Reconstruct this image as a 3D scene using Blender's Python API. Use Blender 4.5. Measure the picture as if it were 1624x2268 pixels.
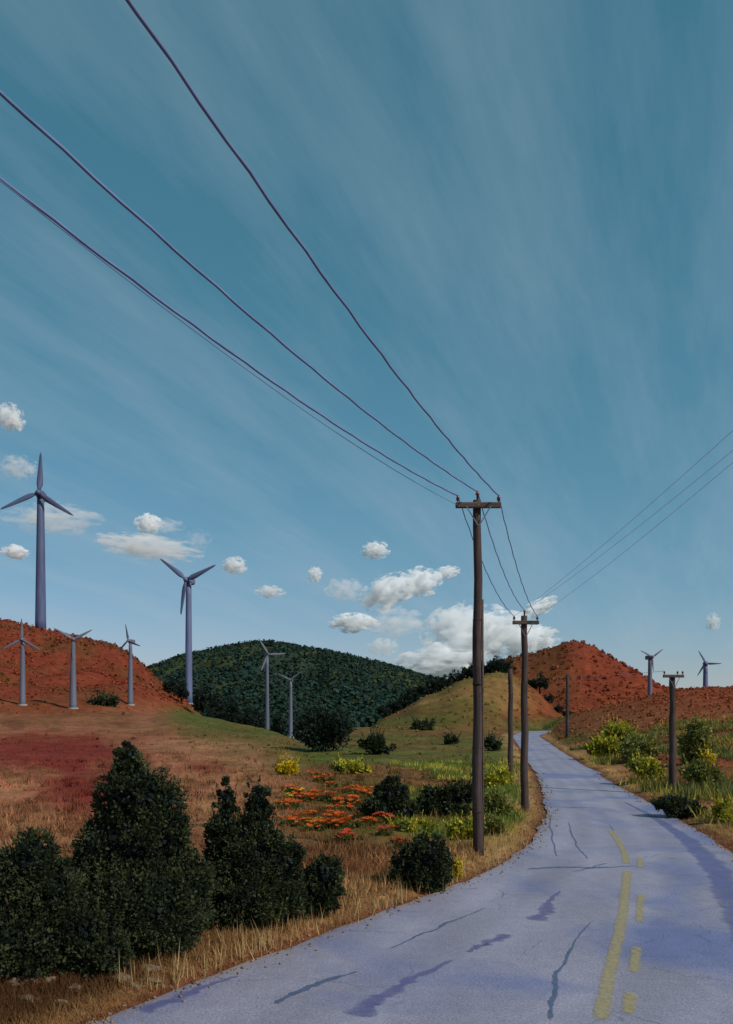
import bpy, math, random
import numpy as np
R = math.radians
random.seed(7); rng = np.random.default_rng(7)
sc = bpy.context.scene
for o in list(bpy.data.objects): bpy.data.objects.remove(o)

# ------------------------------------------------------------------ camera, sky, sun, exposure
F = 1750.0; CX = 812.0; HY = 1590.0; CH = 4.2          # survey frame: focal, centre column, horizon row, eye height
cam = bpy.data.cameras.new('camera'); co = bpy.data.objects.new('camera', cam); sc.collection.objects.link(co)
cam.sensor_fit = 'HORIZONTAL'; cam.sensor_width = 36; cam.lens = F/1624*36
cam.shift_y = (HY-1134)/1624; cam.clip_start = .1; cam.clip_end = 40000
co.location = (0, 0, CH); co.rotation_euler = (R(90), 0, 0); sc.camera = co

SUN_AZ = R(126); SUN_EL = R(40)                          # azimuth clockwise from the view direction (+Y)
world = bpy.data.worlds.new('World'); sc.world = world; world.use_nodes = True
wn = world.node_tree; wn.nodes.clear()
def wnode(t, **k):
    n = wn.nodes.new(t)
    for a, b in k.items(): setattr(n, a, b)
    return n
sky = wnode('ShaderNodeTexSky', sky_type='NISHITA', sun_disc=False, sun_elevation=SUN_EL, sun_rotation=SUN_AZ,
            altitude=300, air_density=1.0, dust_density=.35, ozone_density=1.0)
hsv = wnode('ShaderNodeHueSaturation'); hsv.inputs['Saturation'].default_value = 1.08; hsv.inputs['Hue'].default_value = .484
tint = wnode('ShaderNodeMix', data_type='RGBA', blend_type='MULTIPLY'); tint.inputs[0].default_value = 1
tint.inputs[7].default_value = (.98, 1.22, 1.16, 1)
# thin high cirrus drawn out by the wind, everywhere on the dome
tc = wnode('ShaderNodeTexCoord'); sep = wnode('ShaderNodeSeparateXYZ'); wn.links.new(tc.outputs['Generated'], sep.inputs[0])
mx = wnode('ShaderNodeMath', operation='MAXIMUM'); mx.inputs[1].default_value = .04; wn.links.new(sep.outputs[2], mx.inputs[0])
ad = wnode('ShaderNodeMath', operation='ADD'); ad.inputs[1].default_value = .12; wn.links.new(mx.outputs[0], ad.inputs[0])
dx = wnode('ShaderNodeMath', operation='DIVIDE'); dy = wnode('ShaderNodeMath', operation='DIVIDE')
wn.links.new(sep.outputs[0], dx.inputs[0]); wn.links.new(ad.outputs[0], dx.inputs[1])
wn.links.new(sep.outputs[1], dy.inputs[0]); wn.links.new(ad.outputs[0], dy.inputs[1])
cmb = wnode('ShaderNodeCombineXYZ'); wn.links.new(dx.outputs[0], cmb.inputs[0]); wn.links.new(dy.outputs[0], cmb.inputs[1])
mp = wnode('ShaderNodeMapping'); mp.inputs['Scale'].default_value = (2.6, .45, 1)
vr = wnode('ShaderNodeVectorRotate', rotation_type='Z_AXIS'); vr.inputs['Angle'].default_value = R(24)
wn.links.new(cmb.outputs[0], vr.inputs['Vector']); wn.links.new(vr.outputs[0], mp.inputs[0])
nz = wnode('ShaderNodeTexNoise'); nz.inputs['Scale'].default_value = 1.3; nz.inputs['Detail'].default_value = 7; nz.inputs['Roughness'].default_value = .62
wn.links.new(mp.outputs[0], nz.inputs['Vector'])
rp = wnode('ShaderNodeMapRange'); rp.inputs[1].default_value = .42; rp.inputs[2].default_value = .85; rp.inputs[3].default_value = 0; rp.inputs[4].default_value = .42
wn.links.new(nz.outputs['Fac'], rp.inputs[0])
cir = wnode('ShaderNodeMix', data_type='RGBA'); cir.inputs[7].default_value = (3.5, 4.5, 5.3, 1)
bg = wnode('ShaderNodeBackground'); bg.inputs['Strength'].default_value = .104
wo = wnode('ShaderNodeOutputWorld')
wn.links.new(sky.outputs[0], hsv.inputs['Color']); wn.links.new(hsv.outputs[0], tint.inputs[6])
sp = wnode('ShaderNodeSeparateColor'); cb = wnode('ShaderNodeCombineColor'); wn.links.new(tint.outputs[2], sp.inputs[0])
for ch, (gm, gain) in enumerate(((.95, .68), (.62, 1.16), (.73, 1.14))):     # response of the picture: flatter, more teal
    g1 = wnode('ShaderNodeMath', operation='POWER'); g1.inputs[1].default_value = gm; g2 = wnode('ShaderNodeMath', operation='MULTIPLY'); g2.inputs[1].default_value = gain
    wn.links.new(sp.outputs[ch], g1.inputs[0]); wn.links.new(g1.outputs[0], g2.inputs[0]); wn.links.new(g2.outputs[0], cb.inputs[ch])
wn.links.new(rp.outputs[0], cir.inputs[0]); wn.links.new(cb.outputs[0], cir.inputs[6])
wn.links.new(cir.outputs[2], bg.inputs[0]); wn.links.new(bg.outputs[0], wo.inputs[0])

sl = bpy.data.lights.new('sun', 'SUN'); so = bpy.data.objects.new('sun', sl); sc.collection.objects.link(so)
sl.energy = 3.4; sl.angle = R(.6); sl.color = (1, .95, .86)
so.rotation_euler = (R(90)-SUN_EL, 0, R(180)-SUN_AZ); so.location = (60, 30, 80)
sc.view_settings.view_transform = 'Standard'; sc.view_settings.look = 'None'
sc.view_settings.exposure = 0; sc.view_settings.gamma = 1
sc.cycles.volume_bounces = 40; sc.cycles.max_bounces = 40; sc.cycles.diffuse_bounces = 4; sc.cycles.transparent_max_bounces = 8

# ------------------------------------------------------------------ helpers
C = sc.collection
def lin(*c):
    return tuple(((v/255)/12.92 if v/255 <= .04045 else ((v/255+.055)/1.055)**2.4) for v in c)
def at(px, py, d):                                       # survey column / row / distance -> place
    return np.array([(px-CX)/F*d, d, CH+(HY-py)/F*d])
def flatd(py): return CH*F/(py-HY)
def h2(ix, iy, s):
    n = (ix.astype(np.int64)*374761393 + iy.astype(np.int64)*668265263 + s*974634777) & 0xFFFFFFFF
    n = ((n ^ (n >> 13))*1274126177) & 0xFFFFFFFF
    return ((n ^ (n >> 16)) & 0xFFFFFF)/float(0xFFFFFF)
def vnoise(x, y, s=0):
    x = np.asarray(x, float); y = np.asarray(y, float)
    ix = np.floor(x); iy = np.floor(y); fx = x-ix; fy = y-iy
    fx = fx*fx*(3-2*fx); fy = fy*fy*(3-2*fy)
    a = h2(ix, iy, s); b = h2(ix+1, iy, s); c = h2(ix, iy+1, s); d = h2(ix+1, iy+1, s)
    return (a*(1-fx)+b*fx)*(1-fy)+(c*(1-fx)+d*fx)*fy
def fbm(x, y, s=0, o=4):
    t = 0; a = .5; k = 1
    for i in range(o): t = t+a*vnoise(x*k+i*7.3, y*k-i*3.1, s+i); a *= .5; k *= 2.03
    return t/(1-.5**o)
def sst(a, b, x):
    t = np.clip((x-a)/(b-a), 0, 1); return t*t*(3-2*t)

def tag(o, label=None, cat=None, group=None, kind=None):
    if label: o['label'] = label
    if cat: o['category'] = cat
    if group: o['group'] = group
    if kind: o['kind'] = kind
    return o
def link(o, parent=None):
    C.objects.link(o)
    if parent: o.parent = parent
    return o
def empty(name, loc, rz=0):
    o = bpy.data.objects.new(name, None); o.location = loc; o.rotation_euler = (0, 0, rz); o.empty_display_size = .3
    return link(o)
def mesh_np(name, V, Fc, mat, col=None, smooth=False):
    V = np.asarray(V, np.float32); Fc = np.asarray(Fc, np.int32); k = Fc.shape[1]
    m = bpy.data.meshes.new(name)
    m.vertices.add(len(V)); m.vertices.foreach_set('co', V.ravel())
    m.loops.add(Fc.size); m.loops.foreach_set('vertex_index', Fc.ravel())
    m.polygons.add(len(Fc)); m.polygons.foreach_set('loop_start', np.arange(0, Fc.size, k, dtype=np.int32))
    m.update(calc_edges=True)
    if smooth: m.polygons.foreach_set('use_smooth', np.ones(len(Fc), bool))
    if col is not None:
        a = m.color_attributes.new('Col', 'FLOAT_COLOR', 'POINT')
        c4 = np.ones((len(V), 4), np.float32); c4[:, :3] = col; a.data.foreach_set('color', c4.ravel())
    m.materials.append(mat); m.validate(); return m
def mobj(name, me, parent=None, loc=None):
    o = bpy.data.objects.new(name, me)
    if loc is not None: o.location = loc
    return link(o, parent)
class MB:
    def __init__(s): s.v = []; s.f = []
    def add(s, V, Fs):
        n = len(s.v); s.v += [tuple(p) for p in V]; s.f += [tuple(i+n for i in q) for q in Fs]; return s
    def tube(s, pts, rad, seg=10, wob=0, cap=True):
        pts = [np.array(p, float) for p in pts]; V = []; Fs = []
        if not hasattr(rad, '__len__'): rad = [rad]*len(pts)
        ref = None
        for i, p in enumerate(pts):
            t = pts[min(i+1, len(pts)-1)]-pts[max(i-1, 0)]; t = t/np.linalg.norm(t)
            if ref is None:
                ref = np.array([1., 0, 0]) if abs(t[0]) < .8 else np.array([0, 1., 0])
            u = ref-t*np.dot(ref, t); u /= np.linalg.norm(u); ref = u; w = np.cross(t, u)
            for k in range(seg):
                a = 2*math.pi*k/seg; r = rad[i]*(1+wob*random.uniform(-1, 1))
                V.append(p+(u*math.cos(a)+w*math.sin(a))*r)
        for i in range(len(pts)-1):
            for k in range(seg):
                a = i*seg+k; b = i*seg+(k+1) % seg; Fs.append((a, b, b+seg, a+seg))
        if cap:
            Fs.append(tuple(range(seg))[::-1]); Fs.append(tuple(range((len(pts)-1)*seg, len(pts)*seg)))
        return s.add(V, Fs)
    def box(s, c, size, bev=.0, M=None):
        cx, cy, cz = c; x, y, z = [q/2 for q in size]; b = min(bev, x*.9, y*.9, z*.9)
        if b <= 0:
            V = [(-x, -y, -z), (x, -y, -z), (x, y, -z), (-x, y, -z), (-x, -y, z), (x, -y, z), (x, y, z), (-x, y, z)]
            Fs = [(3, 2, 1, 0), (4, 5, 6, 7), (0, 1, 5, 4), (1, 2, 6, 5), (2, 3, 7, 6), (3, 0, 4, 7)]
        else:
            V = []; Fs = []
            def ring(zz, i): return [(-x+b+i, -y+i, zz), (x-b-i, -y+i, zz), (x-i, -y+b+i, zz), (x-i, y-b-i, zz), (x-b-i, y-i, zz), (-x+b+i, y-i, zz), (-x+i, y-b-i, zz), (-x+i, -y+b+i, zz)]
            for zz, i in ((-z, b*.5), (-z+b, 0), (z-b, 0), (z, b*.5)): V += ring(zz, i)
            for j in range(3):
                for k in range(8): Fs.append((j*8+k, j*8+(k+1) % 8, j*8+8+(k+1) % 8, j*8+8+k))
            Fs += [tuple(range(8))[::-1], tuple(range(24, 32))]
        V = [np.array(p) for p in V]
        if M is not None: V = [M @ p for p in V]
        return s.add([p+np.array((cx, cy, cz)) for p in V], Fs)
    def mesh(s, name, mat, smooth=False):
        m = bpy.data.meshes.new(name); m.from_pydata(s.v, [], s.f); m.materials.append(mat); m.update()
        if smooth: m.polygons.foreach_set('use_smooth', np.ones(len(m.polygons), bool))
        return m
    def obj(s, name, mat, parent=None, smooth=False): return mobj(name, s.mesh(name, mat, smooth), parent)

# ------------------------------------------------------------------ materials
def material(name, base, rough=.9, spec=.2, noise=None, bump=None, attr=False, transl=0, second=None, coord='Object', dist=0.0):
    m = bpy.data.materials.new(name); m.use_nodes = True; n = m.node_tree; b = n.nodes['Principled BSDF']
    b.inputs['Roughness'].default_value = rough; b.inputs['Specular IOR Level'].default_value = spec
    t = n.nodes.new('ShaderNodeTexCoord')
    if attr:
        a = n.nodes.new('ShaderNodeAttribute'); a.attribute_name = 'Col'; out = a.outputs['Color']
    else:
        r = n.nodes.new('ShaderNodeRGB'); r.outputs[0].default_value = (*base, 1); out = r.outputs[0]
    if second:                                           # a second colour in patches
        col2, scl, lo, hi = second
        z = n.nodes.new('ShaderNodeTexNoise'); z.inputs['Scale'].default_value = scl; z.inputs['Detail'].default_value = 6
        z.inputs['Distortion'].default_value = dist
        n.links.new(t.outputs[coord], z.inputs['Vector'])
        q = n.nodes.new('ShaderNodeMapRange'); q.inputs[1].default_value = lo; q.inputs[2].default_value = hi
        n.links.new(z.outputs['Fac'], q.inputs[0])
        x = n.nodes.new('ShaderNodeMix'); x.data_type = 'RGBA'; x.inputs[7].default_value = (*col2, 1)
        n.links.new(q.outputs[0], x.inputs[0]); n.links.new(out, x.inputs[6]); out = x.outputs[2]
    for (scl, lo, hi, stretch) in (noise or []):
        mpp = n.nodes.new('ShaderNodeMapping'); mpp.inputs['Scale'].default_value = stretch
        n.links.new(t.outputs[coord], mpp.inputs[0])
        z = n.nodes.new('ShaderNodeTexNoise'); z.inputs['Scale'].default_value = scl; z.inputs['Detail'].default_value = 5; z.inputs['Roughness'].default_value = .6
        n.links.new(mpp.outputs[0], z.inputs['Vector'])
        q = n.nodes.new('ShaderNodeMapRange'); q.inputs[1].default_value = .3; q.inputs[2].default_value = .7; q.inputs[3].default_value = lo; q.inputs[4].default_value = hi
        n.links.new(z.outputs['Fac'], q.inputs[0])
        x = n.nodes.new('ShaderNodeVectorMath'); x.operation = 'SCALE'
        n.links.new(out, x.inputs[0]); n.links.new(q.outputs[0], x.inputs['Scale']); out = x.outputs[0]
    n.links.new(out, b.inputs['Base Color'])
    if bump:
        scl, st, ds = bump
        z = n.nodes.new('ShaderNodeTexNoise'); z.inputs['Scale'].default_value = scl; z.inputs['Detail'].default_value = 6
        n.links.new(t.outputs[coord], z.inputs['Vector'])
        bp = n.nodes.new('ShaderNodeBump'); bp.inputs['Strength'].default_value = st; bp.inputs['Distance'].default_value = ds
        n.links.new(z.outputs['Fac'], bp.inputs['Height']); n.links.new(bp.outputs[0], b.inputs['Normal'])
    if transl:
        tr = n.nodes.new('ShaderNodeBsdfTranslucent'); n.links.new(out, tr.inputs['Color'])
        ms = n.nodes.new('ShaderNodeMixShader'); ms.inputs[0].default_value = transl
        o = n.nodes['Material Output']; n.links.new(b.outputs[0], ms.inputs[1]); n.links.new(tr.outputs[0], ms.inputs[2]); n.links.new(ms.outputs[0], o.inputs[0])
    return m
U = (1, 1, 1)
def worn(m, scl, lo, hi, dist=0.0, peak=1.0):                      # paint or stain that has partly worn off the surface below
    n = m.node_tree; b = n.nodes['Principled BSDF']; t = n.nodes.new('ShaderNodeTexCoord'); z = n.nodes.new('ShaderNodeTexNoise')
    z.inputs['Scale'].default_value = scl; z.inputs['Detail'].default_value = 8; z.inputs['Roughness'].default_value = .7; z.inputs['Distortion'].default_value = dist
    q = n.nodes.new('ShaderNodeMapRange'); q.inputs[1].default_value = lo; q.inputs[2].default_value = hi
    a = n.nodes.new('ShaderNodeAttribute'); a.attribute_name = 'Col'; ad = n.nodes.new('ShaderNodeMath'); ad.operation = 'MULTIPLY_ADD'; ad.inputs[1].default_value = .5
    n.links.new(a.outputs['Fac'], ad.inputs[0]); n.links.new(z.outputs['Fac'], ad.inputs[2])       # wears from its thin edges inward
    n.links.new(t.outputs['Object'], z.inputs['Vector']); n.links.new(ad.outputs[0], q.inputs[0])
    mu = n.nodes.new('ShaderNodeMath'); mu.operation = 'MULTIPLY'; mu.inputs[1].default_value = peak; n.links.new(q.outputs[0], mu.inputs[0]); n.links.new(mu.outputs[0], b.inputs['Alpha']); return m
M_ground = material('ground', (.2, .1, .05), .95, .05, [(.3, .72, 1.25, U), (3.2, .75, 1.25, U), (.05, .82, 1.16, U)], (5, .7, .08), attr=True)
M_leaf = material('foliage', (.02, .04, .02), .6, .25, attr=True, transl=.25)
M_brush = material('hill_brush', (.1, .04, .02), .9, .05, attr=True, transl=.15)
M_grass = material('dry_grass', (.3, .2, .1), .8, .1, attr=True, transl=.3)
M_bark = material('bark', lin(62, 50, 40), .95, .1, [(9, .6, 1.3, (1, 1, .15))], (20, .6, .02))
M_wood = material('weathered_pole_wood', lin(74, 62, 60), .9, .15, [(14, .45, 1.5, (1, 1, .05)), (1.2, .75, 1.2, U)], (30, .7, .01))
M_arm = material('weathered_crossarm_wood', lin(88, 76, 70), .9, .15, [(14, .55, 1.4, (.06, 1, 1))], (30, .6, .01))
M_glass = material('insulator_porcelain', lin(120, 78, 84), .25, .5)
M_wire = material('wire_violet_grey', lin(108, 124, 166), .6, .3, [(2, .75, 1.2, U)])
M_wire3 = material('wire_faint_blue_grey', lin(200, 204, 232), .6, .3)
M_wire2 = material('wire_pale_grey', lin(150, 150, 176), .6, .3)
M_steel = material('galvanised_steel', lin(110, 110, 118), .5, .4)
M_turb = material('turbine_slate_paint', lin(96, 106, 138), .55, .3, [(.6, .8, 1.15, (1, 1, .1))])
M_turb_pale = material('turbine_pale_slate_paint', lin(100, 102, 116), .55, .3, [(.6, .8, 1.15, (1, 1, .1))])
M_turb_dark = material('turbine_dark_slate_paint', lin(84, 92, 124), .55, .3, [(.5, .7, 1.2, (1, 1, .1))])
M_road = material('asphalt', lin(138, 136, 164), .62, .35, [(.5, .86, 1.1, (1, .35, 1)), (26, .6, 1.36, U), (4, .9, 1.08, U)], (90, .35, .006), attr=True, second=(lin(106, 112, 150), .22, .48, .66), dist=.6)
def crack_asphalt(m):                                     # fine crazing and aggregate in the asphalt itself
    n = m.node_tree; b = n.nodes['Principled BSDF']; src = b.inputs['Base Color'].links[0].from_socket; t = n.nodes.new('ShaderNodeTexCoord')
    z = n.nodes.new('ShaderNodeTexNoise'); z.inputs['Scale'].default_value = 2.2; z.inputs['Detail'].default_value = 4; n.links.new(t.outputs['Object'], z.inputs['Vector'])
    ad = n.nodes.new('ShaderNodeMix'); ad.data_type = 'RGBA'; ad.blend_type = 'LINEAR_LIGHT'; ad.inputs[0].default_value = .25; n.links.new(t.outputs['Object'], ad.inputs[6]); n.links.new(z.outputs['Color'], ad.inputs[7])
    v = n.nodes.new('ShaderNodeTexVoronoi'); v.feature = 'DISTANCE_TO_EDGE'; v.inputs['Scale'].default_value = .55; n.links.new(ad.outputs[2], v.inputs['Vector'])
    q = n.nodes.new('ShaderNodeMapRange'); q.inputs[1].default_value = .004; q.inputs[2].default_value = .012; q.inputs[3].default_value = 1; q.inputs[4].default_value = 0; n.links.new(v.outputs['Distance'], q.inputs[0])
    z2 = n.nodes.new('ShaderNodeTexNoise'); z2.inputs['Scale'].default_value = .3; z2.inputs['Detail'].default_value = 3; n.links.new(t.outputs['Object'], z2.inputs['Vector'])
    q2 = n.nodes.new('ShaderNodeMapRange'); q2.inputs[1].default_value = .48; q2.inputs[2].default_value = .62; q2.inputs[4].default_value = .6; n.links.new(z2.outputs['Fac'], q2.inputs[0])
    mu = n.nodes.new('ShaderNodeMath'); mu.operation = 'MULTIPLY'; n.links.new(q.outputs[0], mu.inputs[0]); n.links.new(q2.outputs[0], mu.inputs[1])
    x = n.nodes.new('ShaderNodeMix'); x.data_type = 'RGBA'; x.inputs[7].default_value = (*lin(62, 66, 88), 1); n.links.new(mu.outputs[0], x.inputs[0]); n.links.new(src, x.inputs[6]); n.links.new(x.outputs[2], b.inputs['Base Color'])
crack_asphalt(M_road)
M_yellow = worn(material('worn_yellow_paint', lin(172, 158, 112), .7, .25, [(7, .85, 1.1, U)]), 11, .78, .98, peak=.68)
M_tar = worn(material('tar_sealant', lin(84, 96, 124), .5, .4, [(6, .8, 1.2, U)]), 5, .72, .95, peak=.9)
M_skid = worn(material('violet_stain', lin(98, 98, 144), .6, .3, [(5, .85, 1.2, U)]), 4, .66, 1.1, peak=.75)
M_edge = worn(material('shoulder_seal', lin(102, 106, 150), .6, .3, [(1.2, .85, 1.15, U)]), 1.5, .62, 1.1, peak=.85)
M_rock = material('pale_stone', lin(118, 102, 82), .9, .2, [(6, .65, 1.2, U)], (14, .6, .02))
M_petal = material('petals', (.6, .2, .05), .7, .1, attr=True, transl=.3)

# ------------------------------------------------------------------ terrain
RL = np.array([(-8.5, 2), (-7.2, 6), (-5.6, 8.5), (-3.66, 11.1), (-1.45, 14.4), (.9, 17.9), (3.26, 21.3), (5.45, 26.2), (8.0, 35), (11.5, 52.5), (18.3, 92), (34, 185), (46, 236), (60, 262)])
RR = np.array([(1.6, 2), (3.0, 6), (4.6, 8.5), (6.6, 11.1), (8.2, 14.4), (9.5, 17.9), (10.5, 21.3), (11.75, 26.2), (13.35, 35), (16.1, 52.5), (23.2, 92), (40.3, 185), (54, 232), (70, 255)])
def smooth_edge(E):
    y = E[:, 1]; yy = np.concatenate([np.linspace(y[0], 60, 150)[:-1], np.linspace(60, y[-1], 80)])
    from_x = np.interp(yy, y, E[:, 0])
    # local quadratic smoothing of the polyline
    k = np.array([1, 4, 9, 14, 16, 14, 9, 4, 1], float); k /= k.sum()
    xs = from_x.copy(); p = np.pad(from_x, 4, mode='reflect', reflect_type='odd')
    xs = np.convolve(p, k, 'valid'); return xs, yy
RLX, RY = smooth_edge(RL)
RRX = np.interp(RY, RR[:, 1], RR[:, 0]); RRX = np.convolve(np.pad(RRX, 4, mode='reflect', reflect_type='odd'), np.ones(9)/9, 'valid')
def road_x(Y): return np.interp(Y, RY, RLX), np.interp(Y, RY, RRX)
def road_dist(X, Y):                                     # >0 outside, metres (approximate)
    l, r = road_x(Y); sl = np.interp(Y, RY, np.gradient(RLX, RY)); k = 1/np.sqrt(1+sl*sl)
    dd = np.maximum(l-X, X-r)*k
    dd = np.where((Y > 258), np.maximum(dd, (Y-258)), dd)
    return np.where(Y < 2, np.hypot(dd, Y-2)*np.sign(np.maximum(dd, .001)), dd)

def ridge(pts): return np.array(pts, float).T            # px, crest row, crest distance, foot distance, back distance
RID = {
 'near': ridge([(-400, 1592, 250, 60, 430), (0, 1592, 250, 60, 430), (250, 1590, 260, 60, 420), (330, 1584, 280, 60, 415), (370, 1576, 290, 60, 410), (420, 1578, 290, 60, 380), (500, 1597, 245, 60, 320), (600, 1618, 180, 50, 250), (680, 1650, 120, 45, 160), (745, 1684, 85, 40, 110), (800, 1700, 80, 40, 100), (2000, 1700, 80, 40, 100)]),
 'redl': ridge([(-600, 1365, 620, 190, 900), (0, 1384, 610, 195, 900), (40, 1393, 610, 200, 900), (100, 1405, 610, 200, 900), (180, 1418, 600, 205, 900), (258, 1437, 590, 215, 880), (300, 1463, 580, 225, 860), (330, 1490, 570, 235, 840), (380, 1533, 540, 260, 800), (415, 1556, 520, 300, 760), (450, 1590, 500, 360, 740), (480, 1640, 500, 380, 740), (3000, 1640, 500, 380, 740)]),
 'dark': ridge([(-600, 1507, 1150, 480, 1900), (200, 1507, 1150, 480, 1900), (300, 1495, 1150, 480, 1900), (330, 1484, 1130, 470, 1900), (400, 1460, 1120, 460, 1900), (500, 1439, 1100, 440, 1900), (585, 1428, 1100, 430, 1900), (640, 1435, 1100, 430, 1900), (700, 1444, 1100, 430, 1900), (800, 1464, 1080, 430, 1900), (900, 1489, 1060, 430, 1900), (935, 1504, 1060, 430, 1900), (1000, 1513, 1060, 430, 1900), (1100, 1529, 1060, 430, 1900), (1250, 1567, 1060, 430, 1900), (3000, 1567, 1060, 430, 1900)]),
 'gold': ridge([(-600, 1660, 330, 240, 460), (780, 1660, 330, 240, 460), (815, 1620, 330, 215, 460), (840, 1594, 330, 210, 460), (900, 1570, 330, 205, 460), (925, 1548, 332, 208, 460), (980, 1533, 335, 215, 470), (1010, 1512, 337, 218, 470), (1050, 1503, 340, 225, 470), (1100, 1488, 340, 240, 470), (1135, 1494, 340, 250, 470), (1180, 1522, 335, 262, 470), (1220, 1560, 330, 266, 460), (1255, 1600, 330, 268, 460), (1290, 1640, 330, 268, 460), (3000, 1660, 330, 268, 460)]),
 'redr': ridge([(-600, 1620, 640, 400, 1000), (960, 1600, 640, 400, 1000), (1020, 1540, 640, 400, 1000), (1080, 1484, 640, 400, 1000), (1120, 1462, 640, 390, 1000), (1180, 1452, 640, 390, 1000), (1215, 1440, 640, 390, 1000), (1262, 1421, 640, 380, 1000), (1310, 1431, 640, 380, 1000), (1380, 1470, 630, 380, 1000), (1440, 1506, 620, 370, 1000), (1482, 1528, 620, 370, 1000), (1560, 1526, 620, 370, 1000), (1624, 1524, 620, 370, 1000), (3000, 1510, 620, 370, 1000)]),
 'bank': ridge([(-600, 1660, 280, 230, 400), (1180, 1640, 290, 225, 400), (1200, 1618, 290, 180, 400), (1250, 1590, 290, 100, 400), (1300, 1574, 290, 76, 400), (1400, 1552, 300, 52, 410), (1470, 1540, 300, 42, 420), (1560, 1531, 300, 33, 420), (1624, 1529, 300, 30, 420), (2200, 1520, 300, 26, 420), (3000, 1520, 300, 26, 420)]),
}
RN = list(RID)
def soften(P):                                           # round the survey polyline off
    g = np.arange(-900, 3300, 4.0); w = np.exp(-.5*(np.arange(-12, 13)*4/13.0)**2); w /= w.sum()
    return np.array([g]+[np.convolve(np.pad(np.interp(g, P[0], P[i]), 12, mode='edge'), w, 'valid') for i in (1, 2, 3, 4)])
RID = {k: soften(v) for k, v in RID.items()}
def polar(X, Y):
    r = np.hypot(X, Y); th = np.arctan2(X, Y); tm = R(56)
    tcl = np.clip(th, -tm, tm); px = CX+F*np.tan(tcl); d = r*np.cos(tcl); return px, d, r
def contrib(px, d):
    out = []
    for k in RN:
        P = RID[k]; yc, dc, df, db = (np.interp(px, P[0], P[i]) for i in (1, 2, 3, 4))
        zc = np.maximum(CH+(HY-yc)/F*dc, 0)
        s = np.clip((d-df)/(dc-df), 0, 1); fr = s*s*(3-2*s) if k != 'bank' else s**1.5*(2.5-1.5*s)
        if k == 'near': fr = s**1.6*(1.8-.8*s)
        bk = 1-sst(0, 1, (d-dc)/(db-dc))
        out.append(zc*np.where(d < dc, fr, bk))
    return np.array(out)
def height(X, Y, rough=True):
    X = np.asarray(X, float); Y = np.asarray(Y, float)
    px, d, r = polar(X, Y); c = contrib(px, d); frac = np.zeros_like(d)
    for q, nm in zip(c, RN):
        P = RID[nm]; zc = np.maximum(CH+(HY-np.interp(px, P[0], P[1]))/F*np.interp(px, P[0], P[2]), 1); frac = np.maximum(frac, q/zc*(zc > 6))
    k = 1+.012*np.minimum(d, 600)                         # smooth maximum of the hills
    z = np.zeros_like(d)
    for q in c: z = np.where(np.abs(z-q) < k, np.maximum(z, q)+.25*k*(1-np.abs(z-q)/k)**2*np.where(np.minimum(z, q) > .05, 1, 0), np.maximum(z, q))
    # gully behind the near crest, full of dark trees
    dn = np.interp(px, RID['near'][0], RID['near'][2])
    g = sst(430, 520, px)*(1-sst(650, 722, px))*sst(0, 1, (d-dn*1.03)/(dn*.35))*(1-sst(420, 620, d))
    z = z-9*g
    if rough:
        far = np.clip(d/300, 0, 1)
        z = z+(fbm(X/6, Y/6, 3)-.5)*(.25+.9*far)+(fbm(X/40, Y/40, 5)-.5)*(3.5*np.clip((d-60)/500, 0, 1))*np.clip(z/6, 0, 1)+(vnoise(X/1.1, Y/1.1, 9)-.5)*.09
        z = z+(fbm(X/.5, Y/.5, 12, 2)-.5)*.06
        wx = X+25*fbm(X/90, Y/90, 17); rg = 1-np.abs(2*fbm(wx/70, Y/130, 18, 3)-1)   # spurs and gullies
        z = z-np.clip(z-5, 0, 60)*.32*np.clip((rg-.55)*2.2, 0, 1)*(1-sst(.6, .96, frac))*np.clip((d-240)/120, 0, 1)
    w = sst(.05, 2.6, road_dist(X, Y))
    return -.05+w*(z+.05) + .12*sst(.1, .8, road_dist(X, Y))*(1-sst(1.2, 4, road_dist(X, Y)))

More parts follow.
